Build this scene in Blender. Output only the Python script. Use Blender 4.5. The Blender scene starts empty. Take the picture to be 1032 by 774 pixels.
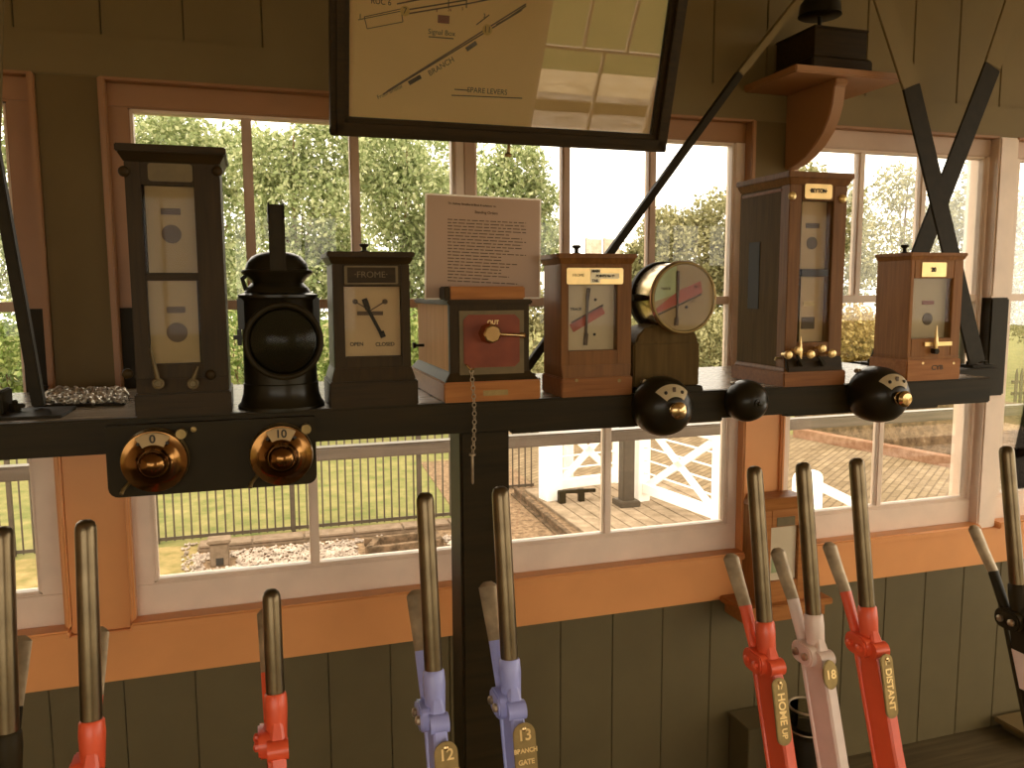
import bpy, bmesh, math, random
from mathutils import Vector, Matrix
random.seed(7)
sc = bpy.context.scene
COL = sc.collection
EZ = 1.78                      # eye height above the signal box floor
# ---------------------------------------------------------------- camera
F, YAW, PITCH, ROLL = 820.0, 0.30529995728794523, 0.11437838316382894, 0.005051863814017365
_cy, _sy = math.cos(YAW), math.sin(YAW)
_fw = Vector((_sy*math.cos(PITCH), _cy*math.cos(PITCH), -math.sin(PITCH)))
_rt = Vector((_cy, -_sy, 0)); _dn = _fw.cross(_rt)
_c, _s = math.cos(ROLL), math.sin(ROLL)
RT = _c*_rt + _s*_dn; DN = -_s*_rt + _c*_dn; FW = _fw
cam_d = bpy.data.cameras.new('camera'); cam = bpy.data.objects.new('camera', cam_d); COL.objects.link(cam)
cam_d.sensor_width = 36.0; cam_d.sensor_fit = 'HORIZONTAL'; cam_d.lens = F/1032*36
cam_d.clip_start = 0.05; cam_d.clip_end = 400
cam.matrix_world = Matrix(((RT.x, -DN.x, -FW.x, 0), (RT.y, -DN.y, -FW.y, 0), (RT.z, -DN.z, -FW.z, EZ), (0, 0, 0, 1)))
sc.camera = cam
def ray(x, y): return RT*((x-516)/F) + DN*((y-387)/F) + FW
def at(x, y, Y):
    d = ray(x, y); p = d*(Y/d.y); p.z += EZ; return p
def atZ(x, y, z):
    d = ray(x, y); p = d*((z-EZ)/d.z); p.z += EZ; return p
# ---------------------------------------------------------------- materials
def srgb(r, g, b):
    f = lambda c: (c/255/12.92) if c/255 <= 0.04045 else ((c/255+0.055)/1.055)**2.4
    return (f(r), f(g), f(b), 1)
def nodes_of(name):
    m = bpy.data.materials.new(name); m.use_nodes = True
    nt = m.node_tree; b = nt.nodes.get('Principled BSDF')
    return m, nt, b
def mat(name, c, rough=.5, metal=0, var=.12, scale=12, bump=0, spec=None, coat=0):
    m, nt, b = nodes_of(name)
    b.inputs['Roughness'].default_value = rough; b.inputs['Metallic'].default_value = metal
    if spec is not None: b.inputs['Specular IOR Level'].default_value = spec
    b.inputs['Coat Weight'].default_value = coat
    tc = nt.nodes.new('ShaderNodeTexCoord'); nz = nt.nodes.new('ShaderNodeTexNoise')
    nz.inputs['Scale'].default_value = scale; nz.inputs['Detail'].default_value = 5
    nt.links.new(tc.outputs['Object'], nz.inputs['Vector'])
    r = nt.nodes.new('ShaderNodeValToRGB'); r.color_ramp.elements[0].position = .3; r.color_ramp.elements[1].position = .7
    r.color_ramp.elements[0].color = tuple(max(0, v*(1-var)) for v in c[:3])+(1,)
    r.color_ramp.elements[1].color = tuple(min(1, v*(1+var)) for v in c[:3])+(1,)
    nt.links.new(nz.outputs['Fac'], r.inputs['Fac']); nt.links.new(r.outputs['Color'], b.inputs['Base Color'])
    if bump:
        bp = nt.nodes.new('ShaderNodeBump'); bp.inputs['Strength'].default_value = bump; bp.inputs['Distance'].default_value = .01
        nt.links.new(nz.outputs['Fac'], bp.inputs['Height']); nt.links.new(bp.outputs['Normal'], b.inputs['Normal'])
    return m
def wood(name, c1, c2, rough=.4, axis='Z', scale=30, coat=.2, spec=.18):
    m, nt, b = nodes_of(name); b.inputs['Specular IOR Level'].default_value = spec; b.inputs['Roughness'].default_value = rough; b.inputs['Coat Weight'].default_value = coat
    b.inputs['Coat Roughness'].default_value = .25
    tc = nt.nodes.new('ShaderNodeTexCoord'); mp = nt.nodes.new('ShaderNodeMapping')
    s = {'X': (.07, 1, 1), 'Y': (1, .07, 1), 'Z': (1, 1, .07)}[axis]
    mp.inputs['Scale'].default_value = tuple(v*scale for v in s)
    nt.links.new(tc.outputs['Object'], mp.inputs['Vector'])
    nz = nt.nodes.new('ShaderNodeTexNoise'); nz.inputs['Scale'].default_value = 2.2; nz.inputs['Detail'].default_value = 6; nz.inputs['Distortion'].default_value = .6
    nt.links.new(mp.outputs['Vector'], nz.inputs['Vector'])
    r = nt.nodes.new('ShaderNodeValToRGB'); r.color_ramp.elements[0].position = .32; r.color_ramp.elements[1].position = .68
    r.color_ramp.elements[0].color = c1; r.color_ramp.elements[1].color = c2
    nt.links.new(nz.outputs['Fac'], r.inputs['Fac']); nt.links.new(r.outputs['Color'], b.inputs['Base Color'])
    return m
def glass(name, ior=1.45, tint=(1, 1, 1, 1), rough=0.0):
    m = bpy.data.materials.new(name); m.use_nodes = True; nt = m.node_tree; nt.nodes.clear()
    o = nt.nodes.new('ShaderNodeOutputMaterial'); mx = nt.nodes.new('ShaderNodeMixShader'); fr = nt.nodes.new('ShaderNodeFresnel')
    fr.inputs['IOR'].default_value = ior
    t = nt.nodes.new('ShaderNodeBsdfTransparent'); t.inputs['Color'].default_value = tint
    g = nt.nodes.new('ShaderNodeBsdfGlossy'); g.inputs['Roughness'].default_value = rough
    nt.links.new(fr.outputs[0], mx.inputs[0]); nt.links.new(t.outputs[0], mx.inputs[1]); nt.links.new(g.outputs[0], mx.inputs[2])
    nt.links.new(mx.outputs[0], o.inputs['Surface']); return m
def two_tone(name, ca, cb, scale, rough=.9, lo=.4, hi=.6, extra=None, bump=.4, space='Object'):
    m, nt, b = nodes_of(name); b.inputs['Roughness'].default_value = rough; b.inputs['Specular IOR Level'].default_value = .08
    tc = nt.nodes.new('ShaderNodeTexCoord'); nz = nt.nodes.new('ShaderNodeTexNoise'); nz.inputs['Scale'].default_value = scale; nz.inputs['Detail'].default_value = 8
    nz.inputs['Roughness'].default_value = .65
    nt.links.new(tc.outputs[space], nz.inputs['Vector'])
    r = nt.nodes.new('ShaderNodeValToRGB'); r.color_ramp.elements[0].position = lo; r.color_ramp.elements[1].position = hi
    r.color_ramp.elements[0].color = ca; r.color_ramp.elements[1].color = cb
    if extra:
        e = r.color_ramp.elements.new(extra[0]); e.color = extra[1]
    nt.links.new(nz.outputs['Fac'], r.inputs['Fac']); nt.links.new(r.outputs['Color'], b.inputs['Base Color'])
    bp = nt.nodes.new('ShaderNodeBump'); bp.inputs['Strength'].default_value = bump; bp.inputs['Distance'].default_value = .03
    nt.links.new(nz.outputs['Fac'], bp.inputs['Height']); nt.links.new(bp.outputs['Normal'], b.inputs['Normal'])
    return m
M = {}
M['olive'] = mat('olive_paint', srgb(126, 108, 72), .6, var=.05, scale=5, spec=.2)
M['olive_low'] = mat('dark_olive_paint', srgb(94, 82, 53), .5, var=.08, scale=6, spec=.3)
M['brown_pillar'] = mat('brown_khaki', srgb(112, 93, 58), .6, var=.06, scale=5, spec=.2)
M['orange'] = mat('terracotta_paint', srgb(216, 148, 88), .36, var=.05, scale=6)
M['tan'] = mat('tan_paint_and_dim_sash', srgb(160, 112, 68), .45, var=.06, scale=8)  # plain tan on corbel and beads; on sashes, weaker light put into colour
M['backlit_sash'] = mat('backlit_sash_tan', srgb(196, 164, 138), .45, var=.06, scale=10)  # brown look of white bars against the light, put into their colour
M['cream'] = mat('cream_paint', srgb(232, 208, 186), .42, var=.07, scale=9)
M['blackpaint'] = mat('black_paint', srgb(44, 36, 18), .5, var=.15, scale=15, spec=.12)
M['shelf'] = wood('black_painted_wood', srgb(36, 29, 13), srgb(48, 38, 18), .45, 'X', 22, 0, .12)
M['shelf_top'] = wood('pale_shelf_top', srgb(128, 112, 92), srgb(158, 142, 120), .26, 'X', 22, .0, .6)  # paler than the black front rail
M['brass_face'] = mat('dim_mirror_brass', srgb(128, 92, 52), .16, 1, var=.14, scale=18)  # brass darkened as if mirroring the dim interior
M['iron'] = mat('black_iron', srgb(42, 34, 17), .5, .0, var=.2, scale=30, bump=.05, spec=.12)
M['blackenamel'] = mat('black_enamel', srgb(34, 28, 15), .3, 0, var=.15, scale=20, coat=.06, spec=.22)
M['mahog'] = wood('dark_mahogany', srgb(46, 34, 15), srgb(60, 45, 21), .45, 'Z', 40, 0, .14)
M['mahogX'] = wood('dark_mahogany_across', srgb(43, 32, 14), srgb(57, 42, 19), .45, 'X', 40, 0, .14)
M['walnut'] = wood('mid_walnut', srgb(104, 68, 32), srgb(126, 84, 42), .42, 'Z', 40, .0)
M['walnutX'] = wood('mid_walnut_across', srgb(118, 72, 34), srgb(140, 90, 46), .42, 'X', 40, .0)
M['oak'] = wood('light_oak', srgb(130, 84, 40), srgb(152, 102, 52), .45, 'Z', 40, .0)
M['oakX'] = wood('light_oak_across', srgb(146, 92, 44), srgb(168, 110, 58), .42, 'X', 40, .0)
M['olive_wood'] = wood('olive_brown_wood', srgb(80, 62, 33), srgb(94, 74, 41), .5, 'Z', 40, 0, .05)
M['dull_plate'] = mat('darkened_brass', srgb(100, 84, 52), .5, .3, var=.12, scale=40)
M['dial_dark'] = mat('dark_dial_card', srgb(152, 128, 84), .6, var=.05, scale=14)  # left block dials: that side's weaker light put into the card colour
M['oak_pale'] = wood('pale_oak', srgb(188, 128, 62), srgb(206, 146, 78), .5, 'Z', 30, 0, .08)
M['mat_loops'] = mat('tarnished_wire', srgb(206, 196, 180), .3, .7, var=.3, scale=40)
M['dial_lit'] = mat('cream_dial_card', srgb(216, 198, 164), .6, var=.05)
M['steel'] = mat('worn_steel', srgb(108, 94, 72), .3, .92, var=.2, scale=25)
M['steel_dull'] = mat('dull_steel', srgb(160, 142, 116), .45, .6, var=.3, scale=40)
M['brass'] = mat('polished_brass', srgb(198, 168, 120), .2, 1, var=.10, scale=18)
M['brass_dull'] = mat('dull_brass', srgb(140, 118, 74), .42, .7, var=.2, scale=40)
M['brass_bright'] = mat('bright_brass', srgb(236, 204, 142), .3, .6, var=.1, scale=30)
M['copper'] = mat('copper_rim', srgb(150, 110, 76), .28, .9, var=.15, scale=30)
M['red'] = mat('red_enamel', srgb(224, 88, 52), .36, var=.05, scale=18, coat=.1)
M['blue'] = mat('blue_enamel', srgb(156, 160, 216), .36, var=.05, scale=18, coat=.1)
M['white'] = mat('white_enamel', srgb(222, 200, 186), .38, var=.06, scale=18, coat=.1)
M['dial'] = mat('dial_card', srgb(178, 150, 106), .6, var=.05, scale=14)
M['dial_pale'] = mat('pale_dial_card', srgb(182, 164, 130), .6, var=.05, scale=14)
M['ink'] = mat('black_ink', srgb(40, 34, 24), .7, var=.1)
M['ink_soft'] = mat('grey_ink', srgb(84, 66, 46), .7, var=.1)
M['paper_map'] = mat('aged_map_paper', srgb(250, 212, 144), .75, var=.05, scale=4, spec=.1)
M['paper'] = mat('laminated_paper', srgb(174, 144, 120), .3, var=.03, scale=5)
M['paper_edge'] = mat('laminate_edge', srgb(244, 236, 224), .3, var=.03)
M['label_white'] = mat('white_label', srgb(246, 236, 204), .5, var=.03)
M['redpaint'] = mat('red_dial_paint', srgb(158, 70, 42), .5, var=.12, scale=30)
M['greenpaint'] = mat('green_dial_paint', srgb(158, 168, 120), .5, var=.1, scale=30)
M['redpanel'] = mat('red_brown_panel', srgb(122, 56, 30), .4, var=.2, scale=16, spec=.3)
M['lever_yellow'] = mat('yellow_roundel', srgb(224, 184, 96), .6, var=.05)
M['glass'] = glass('window_glass', 1.3)
M['dialglass'] = glass('instrument_glass', 1.15)
M['mapglass'] = glass('diagram_glass', 1.65)
M['lens'] = glass('lamp_lens', 1.25, (.5, .46, .34, 1), .18)
M['jar'] = glass('jar_glass', 1.6, (.8, .78, .7, 1))
M['floor'] = wood('floor_boards', srgb(72, 61, 39), srgb(98, 84, 57), .5, 'X', 14, .0)
M['ceil'] = mat('ceiling_paint', srgb(190, 170, 130), .7, var=.05, scale=3)
M['roomwall'] = mat('rear_wall_paint', srgb(226, 200, 160), .6, var=.06, scale=3)
M['lawn'] = two_tone('lawn', srgb(92, 98, 52), srgb(134, 124, 78), 3.4, lo=.32, hi=.66, extra=(.82, srgb(160, 136, 100)))
M['lawn_dry'] = two_tone('dry_grass', srgb(104, 98, 54), srgb(152, 130, 86), 4.0, lo=.32, hi=.65)
M['earth'] = two_tone('brown_earth', srgb(84, 66, 48), srgb(146, 120, 92), 16, lo=.35, hi=.65)
M['path'] = two_tone('pale_path', srgb(196, 170, 132), srgb(220, 196, 160), 3)
M['stone'] = two_tone('ballast_stone', srgb(92, 78, 64), srgb(206, 188, 170), 6, lo=.3, hi=.7)
M['concrete'] = two_tone('concrete', srgb(104, 88, 70), srgb(136, 116, 96), 9, lo=.3, hi=.7)
M['deckwood'] = two_tone('weathered_deck', srgb(112, 96, 76), srgb(160, 140, 116), 6, lo=.3, hi=.7)
M['rust'] = two_tone('rusty_rail', srgb(76, 62, 46), srgb(118, 96, 74), 10)
M['gate'] = mat('white_gate_paint', srgb(250, 244, 234), .5, var=.03)
M['post_dark'] = mat('grey_brown_post', srgb(70, 58, 42), .6, var=.2, scale=10)
M['handrail'] = wood('grey_handrail', srgb(92, 84, 74), srgb(124, 114, 102), .3, 'X', 10)
M['walldark'] = two_tone('old_stone_wall', srgb(74, 58, 42), srgb(128, 104, 78), 6, lo=.35, hi=.65, extra=(.82, srgb(206, 186, 160)))
M['kerb'] = two_tone('red_kerb', srgb(126, 92, 68), srgb(146, 112, 88), 8)
M['bark'] = two_tone('bark', srgb(90, 72, 48), srgb(136, 112, 80), 9)
M['slab'] = two_tone('grey_fence_slab', srgb(176, 160, 140), srgb(196, 180, 160), 6)
M['pink'] = mat('pink_blossom', srgb(232, 186, 186), .6)
# road of setts
def setts():
    m, nt, b = nodes_of('road_setts'); b.inputs['Roughness'].default_value = .95; b.inputs['Specular IOR Level'].default_value = .05
    tc = nt.nodes.new('ShaderNodeTexCoord'); mp = nt.nodes.new('ShaderNodeMapping'); mp.inputs['Rotation'].default_value = (0, 0, math.radians(-38))
    br = nt.nodes.new('ShaderNodeTexBrick'); br.inputs['Scale'].default_value = 2.2
    br.inputs['Color1'].default_value = srgb(136, 118, 92); br.inputs['Color2'].default_value = srgb(114, 97, 74); br.inputs['Mortar'].default_value = srgb(98, 82, 62)
    br.inputs['Mortar Size'].default_value = .03; br.inputs['Brick Width'].default_value = .9
    nz = nt.nodes.new('ShaderNodeTexNoise'); nz.inputs['Scale'].default_value = 5; nz.inputs['Detail'].default_value = 6
    mx = nt.nodes.new('ShaderNodeMixRGB'); mx.blend_type = 'OVERLAY'; mx.inputs[0].default_value = .4
    nt.links.new(tc.outputs['Object'], mp.inputs['Vector']); nt.links.new(mp.outputs['Vector'], br.inputs['Vector']); nt.links.new(tc.outputs['Object'], nz.inputs['Vector'])
    nt.links.new(br.outputs['Color'], mx.inputs[1]); nt.links.new(nz.outputs['Fac'], mx.inputs[2]); nt.links.new(mx.outputs[0], b.inputs['Base Color'])
    return m
M['setts'] = setts()
def leafmat(name, ca, cb, cc):
    m, nt, b = nodes_of(name); b.inputs['Roughness'].default_value = .55; b.inputs['Specular IOR Level'].default_value = .25
    g = nt.nodes.new('ShaderNodeNewGeometry'); r = nt.nodes.new('ShaderNodeValToRGB')
    r.color_ramp.elements[0].color = ca; r.color_ramp.elements[1].color = cc; e = r.color_ramp.elements.new(.5); e.color = cb
    nt.links.new(g.outputs['Random Per Island'], r.inputs['Fac']); nt.links.new(r.outputs['Color'], b.inputs['Base Color'])
    tr = nt.nodes.new('ShaderNodeBsdfTranslucent'); nt.links.new(r.outputs['Color'], tr.inputs['Color'])
    mx = nt.nodes.new('ShaderNodeMixShader'); mx.inputs[0].default_value = .45
    nt.links.new(b.outputs[0], mx.inputs[1]); nt.links.new(tr.outputs[0], mx.inputs[2])
    nt.links.new(mx.outputs[0], nt.nodes['Material Output'].inputs['Surface'])
    return m
M['leaf_light'] = leafmat('light_leaves', srgb(108, 120, 74), srgb(150, 160, 108), srgb(206, 206, 160))
M['leaf_olive'] = leafmat('olive_leaves', srgb(106, 106, 68), srgb(146, 142, 98), srgb(190, 182, 136))
M['leaf_green'] = leafmat('green_leaves', srgb(96, 116, 56), srgb(132, 150, 80), srgb(188, 192, 128))
M['leaf_brown'] = leafmat('brown_leaves', srgb(130, 104, 56), srgb(168, 144, 84), srgb(206, 184, 124))
# ---------------------------------------------------------------- mesh builder
class MB:
    def __init__(s): s.v = []; s.f = []
    def add(s, vs, fs):
        n = len(s.v); s.v += [tuple(v) for v in vs]; s.f += [tuple(i+n for i in f) for f in fs]; return s
    def box(s, x0, x1, y0, y1, z0, z1):
        vs = [(x, y, z) for z in (z0, z1) for y in (y0, y1) for x in (x0, x1)]
        return s.add(vs, [(0, 2, 3, 1), (4, 5, 7, 6), (0, 1, 5, 4), (2, 6, 7, 3), (0, 4, 6, 2), (1, 3, 7, 5)])
    def taper(s, a, za, b, zb):   # a, b = (x0,x1,y0,y1)
        vs = [(x, y, za) for y in a[2:] for x in a[:2]] + [(x, y, zb) for y in b[2:] for x in b[:2]]
        return s.add(vs, [(0, 2, 3, 1), (4, 5, 7, 6), (0, 1, 5, 4), (2, 6, 7, 3), (0, 4, 6, 2), (1, 3, 7, 5)])
    def prism(s, pts, fn):        # pts: 2-D outline; fn(p, k) -> 3-D for k = 0, 1
        n = len(pts); vs = [fn(p, 0) for p in pts] + [fn(p, 1) for p in pts]
        return s.add(vs, [tuple(range(n))[::-1], tuple(range(n, 2*n))] + [(i, (i+1) % n, n+(i+1) % n, n+i) for i in range(n)])
    def prismY(s, pts, y0, y1): return s.prism(pts, lambda p, k: (p[0], (y0, y1)[k], p[1]))
    def prismX(s, pts, x0, x1): return s.prism(pts, lambda p, k: ((x0, x1)[k], p[0], p[1]))
    def prismZ(s, pts, z0, z1): return s.prism(pts, lambda p, k: (p[0], p[1], (z0, z1)[k]))
    def lathe(s, prof, c=(0, 0, 0), axis=(0, 0, 1), seg=32):   # prof: (radius, distance along axis)
        a = Vector(axis).normalized(); u = a.orthogonal().normalized(); w = a.cross(u); c = Vector(c)
        vs = []; fs = []
        for r, t in prof:
            r = max(r, 1e-5)
            for i in range(seg):
                th = 2*math.pi*i/seg; vs.append(c + a*t + u*(r*math.cos(th)) + w*(r*math.sin(th)))
        for k in range(len(prof)-1):
            for i in range(seg):
                j = (i+1) % seg; fs.append((k*seg+i, k*seg+j, (k+1)*seg+j, (k+1)*seg+i))
        fs.append(tuple(range(seg))[::-1]); fs.append(tuple((len(prof)-1)*seg+i for i in range(seg)))
        return s.add(vs, fs)
    def cyl(s, p0, p1, r, r1=None, seg=16):
        p0 = Vector(p0); d = Vector(p1)-p0
        return s.lathe([(r, 0), (r if r1 is None else r1, d.length)], p0, d, seg)
    def ball(s, c, r, seg=14, sq=1, axis=(0, 0, 1)):
        return s.lathe([(r*math.sin(math.pi*k/8), -r*sq*math.cos(math.pi*k/8)) for k in range(9)], c, axis, seg)
    def bar(s, p0, p1, w, d, up=(0, 1, 0)):   # rectangular bar, d measured along 'up'
        p0, p1 = Vector(p0), Vector(p1); a = (p1-p0).normalized(); u = Vector(up); u = (u-a*u.dot(a)).normalized(); w_ = a.cross(u)
        vs = [p + w_*(sx*w/2) + u*(sy*d/2) for p in (p0, p1) for sy in (-1, 1) for sx in (-1, 1)]
        return s.add(vs, [(0, 2, 3, 1), (4, 5, 7, 6), (0, 1, 5, 4), (2, 6, 7, 3), (0, 4, 6, 2), (1, 3, 7, 5)])
    def tube(s, pts, r, seg=10, rr=None):
        pts = [Vector(p) for p in pts]; vs = []; fs = []; n = len(pts); u = None
        for k, p in enumerate(pts):
            t = (pts[min(k+1, n-1)]-pts[max(k-1, 0)]).normalized()
            u = t.orthogonal().normalized() if u is None else (u-t*u.dot(t)).normalized()
            w = t.cross(u); q = rr[k] if rr else r
            vs += [p+u*(q*math.cos(2*math.pi*i/seg))+w*(q*math.sin(2*math.pi*i/seg)) for i in range(seg)]
        for k in range(n-1):
            for i in range(seg):
                j = (i+1) % seg; fs.append((k*seg+i, k*seg+j, (k+1)*seg+j, (k+1)*seg+i))
        fs.append(tuple(range(seg))[::-1]); fs.append(tuple((n-1)*seg+i for i in range(seg)))
        return s.add(vs, fs)
    def torus(s, c, R, r, axis=(0, 0, 1), seg=28, sub=10, stretch=1.0):
        a = Vector(axis).normalized(); u = a.orthogonal().normalized(); w = a.cross(u); c = Vector(c); vs = []; fs = []
        for i in range(seg):
            th = 2*math.pi*i/seg; d = u*math.cos(th)+w*(math.sin(th))
            for j in range(sub):
                ph = 2*math.pi*j/sub; q = d*(R+r*math.cos(ph))
                q = u*q.dot(u)*stretch + w*q.dot(w)
                vs.append(c+q+a*(r*math.sin(ph)))
        for i in range(seg):
            for j in range(sub):
                fs.append((i*sub+j, ((i+1) % seg)*sub+j, ((i+1) % seg)*sub+(j+1) % sub, i*sub+(j+1) % sub))
        return s.add(vs, fs)
    def build(s, name, m, parent=None, loc=(0, 0, 0), bevel=0, smooth=True, seg=2):
        me = bpy.data.meshes.new(name); me.from_pydata(s.v, [], s.f)
        bm = bmesh.new(); bm.from_mesh(me)
        bmesh.ops.recalc_face_normals(bm, faces=bm.faces)
        if bevel:
            ed = [e for e in bm.edges if len(e.link_faces) == 2 and e.calc_face_angle(0) > .6]
            bmesh.ops.bevel(bm, geom=ed, offset=bevel, segments=seg, affect='EDGES', clamp_overlap=True)
        bm.to_mesh(me); bm.free()
        if smooth:
            me.polygons.foreach_set('use_smooth', [True]*len(me.polygons)); me.set_sharp_from_angle(angle=math.radians(38))
        me.materials.append(m)
        o = bpy.data.objects.new(name, me); COL.objects.link(o); o.location = loc
        if parent: o.parent = parent
        return o
def thing(name, label, cat, loc=(0, 0, 0), rotz=0, group=None):
    o = bpy.data.objects.new(name, None); COL.objects.link(o); o.empty_display_size = .05
    o.location = loc; o.rotation_euler = (0, 0, rotz); o['label'] = label; o['category'] = cat
    if group: o['group'] = group
    return o
def tag(o, label, cat, group=None, kind=None):
    o['label'] = label; o['category'] = cat
    if group: o['group'] = group
    if kind: o['kind'] = kind
    return o
def struct(o, label=None):
    o['kind'] = 'structure'
    if label: o['label'] = label
    return o
def sempty(name, loc=(0, 0, 0)):
    o = bpy.data.objects.new(name, None); COL.objects.link(o); o.location = loc; o['kind'] = 'structure'; return o
def text(s, size, m, parent, loc, rot=(math.pi/2, 0, 0), name='lettering', ext=.0004, align='CENTER', sx=1.0, bold=0):
    c = bpy.data.curves.new(name, 'FONT'); c.body = s; c.size = size; c.extrude = ext; c.align_x = align; c.align_y = 'CENTER'; c.offset = bold
    c.materials.append(m); o = bpy.data.objects.new(name, c); COL.objects.link(o)
    bpy.context.view_layer.update()
    me = bpy.data.meshes.new_from_object(o.evaluated_get(bpy.context.evaluated_depsgraph_get()))
    bpy.data.objects.remove(o); me.name = name
    if not me.materials: me.materials.append(m)
    o = bpy.data.objects.new(name, me); COL.objects.link(o)
    o.location = loc; o.rotation_euler = rot; o.scale = (sx, 1, 1); o.parent = parent
    return o
def rrect(x0, x1, z0, z1, r, n=5):
    pts = []
    for cx, cz, a0 in ((x1-r, z1-r, 0), (x0+r, z1-r, 90), (x0+r, z0+r, 180), (x1-r, z0+r, 270)):
        for k in range(n+1):
            a = math.radians(a0+90*k/n); pts.append((cx+r*math.cos(a), cz+r*math.sin(a)))
    return pts
def circ(cx, cz, r, n=24, rz=None):
    return [(cx+r*math.cos(2*math.pi*k/n), cz+(rz or r)*math.sin(2*math.pi*k/n)) for k in range(n)]

# ================================================================ SETTING
W = 2.40                                # room face of the window wall
Z = lambda z: z+EZ
HEAD, SILL, BAND = Z(.553), Z(-.93), Z(-1.075)
# upper boarded wall
mb = MB(); BWD = at(264, 30, W+.012).x-at(185, 30, W+.012).x; x = at(185, 30, W+.012).x-BWD*16
while x < 5.4:
    mb.box(x+.0012, x+BWD-.0012, W+.012, W+.10, Z(.64), 2.95); x += BWD
struct(mb.build('wall_front', M['olive'], bevel=.0022))
struct(MB().box(-3.4, 5.6, W+.03, W+.12, Z(.60), 2.95).build('wall_front', M['olive']))
struct(MB().box(-3.4, 5.6, W, W+.14, HEAD, Z(.662)).build('trim_1', M['olive'], bevel=.003))
# lower boarded wall
mb = MB(); x = -3.4
while x < 5.6:
    mb.box(x+.0008, x+.1872, W+.012, W+.10, 0, BAND+.02); x += .188
struct(mb.build('wall_front', M['olive_low'], bevel=.002))
struct(MB().box(-3.4, 5.6, W+.03, W+.12, 0, BAND+.02).build('wall_front', M['olive_low']))
# terracotta band under the windows
struct(MB().box(-3.4, 5.6, W-.012, W+.14, BAND, SILL).build('trim_2', M['orange'], bevel=.003))
# pillars between windows: khaki above the shelf, terracotta below
OPEN = [(-2.6, -.511), (-.36, 1.60), (1.742, 2.645), (2.735, 5.2)]
SH = Z(-.255)
def pillar(n, x0, x1, up, low):
    struct(MB().box(x0, x1, W, W+.14, SH-.04, HEAD).build('trim_%d' % n, up, bevel=.004))
    struct(MB().box(x0, x1, W, W+.14, SILL, SH-.04).build('trim_%d' % n, low, bevel=.004))
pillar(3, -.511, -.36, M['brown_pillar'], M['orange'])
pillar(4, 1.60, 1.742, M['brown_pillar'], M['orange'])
struct(MB().box(2.645, 2.735, W-.01, W+.14, Z(-.036), HEAD).build('trim_5', M['cream'], bevel=.006))
PB = at(1000, 399, W-.012).z
struct(MB().box(2.645, 2.735, W-.012, W+.14, PB, Z(-.036)).build('trim_5', M['blackpaint'], bevel=.006))
struct(MB().box(2.645, 2.735, W-.01, W+.14, SILL, PB).build('trim_5', M['cream'], bevel=.006))
struct(MB().box(-3.4, -2.6, W, W+.14, SILL, HEAD).build('trim_6', M['orange']))
struct(MB().box(5.2, 5.6, W, W+.14, SILL, HEAD).build('trim_6', M['cream']))
# stop beads round each opening
def beads(n, x0, x1, m, sides='LR'):
    b = .013; mb = MB(); hi = MB()
    hi.box(x0, x1, W-.008, W+.03, HEAD-.005, HEAD+.003)
    mb.box(x0, x1, W-.032, W+.03, SILL-.004, SILL+.022)
    for k, xa, xb in (('L', x0-.003, x0+b), ('R', x1-b, x1+.003)):
        if k in sides:
            mb.box(xa, xb, W-.014, W+.03, SILL+.02, SH-.04); hi.box(xa, xb, W-.014, W+.03, SH-.04, HEAD)
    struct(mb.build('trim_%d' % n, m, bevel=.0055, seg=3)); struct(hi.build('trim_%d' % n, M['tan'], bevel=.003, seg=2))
beads(7, *OPEN[0], M['orange']); beads(8, *OPEN[1], M['orange']); beads(9, *OPEN[2], M['orange'], 'L'); beads(10, *OPEN[3], M['orange'], '')

K = 2.44/2.4
GY = W+.055
TR = Z(-.036*K)                          # glazing bar that splits each sash
GT, GB = Z(.478*K), Z(-.805*K)           # glass top and bottom
def sash(win, x0, x1, g0, g1, m_top, m_stl, m_str, m_bot, m_bar, black=''):
    """one sash: x0..x1 outside, g0..g1 glass"""
    y0, y1 = W+.03, W+.08
    s = MB().box(x0, x1, y0, y1, SILL+.002, GB).build('bottom_rail', m_bot, win, bevel=.004)
    MB().box(x0, x1, y0, y1, GT, HEAD-.002).build('top_rail', m_top, win, bevel=.004)
    for a, b, m, k in ((x0, g0, m_stl, 'L'), (g1, x1, m_str, 'R')):
        if k in black:
            MB().box(a, b, y0, y1, TR-.005, GT).build('stile', m, win, bevel=.003)
            MB().box(a, b, y0-.002, y1, SH-.05, TR-.005).build('stile', M['blackpaint'], win, bevel=.003)
            MB().box(a, b, y0, y1, GB, SH-.05).build('stile', m_bot, win, bevel=.003)
        else:
            MB().box(a, b, y0, y1, GB, GT).build('stile', m, win, bevel=.003)
    bw = .0135; w = g1-g0
    MB().box(g0, g1, y0+.008, y1-.006, TR-bw, TR+bw).build('glazing_bar', m_bar, win, bevel=.004)
    for k in (1, 2):
        c = g0+w*k/3; MB().box(c-bw, c+bw, y0+.01, y1-.006, TR+bw, GT).build('glazing_bar', m_bar, win, bevel=.004)
    c = g0+w/2; MB().box(c-bw, c+bw, y0+.01, y1-.006, GB, TR-bw).build('glazing_bar', m_bot, win, bevel=.004)
    e = .008
    MB().box(g0, g1, y0+.006, y1-.008, GT-e, GT+.0005).box(g0-.0005, g0+e, y0+.006, y1-.008, GB, GT).box(g1-e, g1+.0005, y0+.006, y1-.008, GB, GT).box(g0, g1, y0+.006, y1-.008, GB-.0005, GB+e).build('glazing_bead', M['cream'], win, bevel=.002)
    for k in range(3):
        MB().box(g0+w*k/3, g0+w*(k+1)/3, GY, GY+.003, TR, GT).build('pane', M['glass'], win)
    for k in range(2):
        MB().box(g0+w*k/2, g0+w*(k+1)/2, GY, GY+.003, GB, TR).build('pane', M['glass'], win)
w0 = sempty('window_1'); w1 = sempty('window_2'); w2 = sempty('window_3'); w3 = sempty('window_4')
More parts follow.
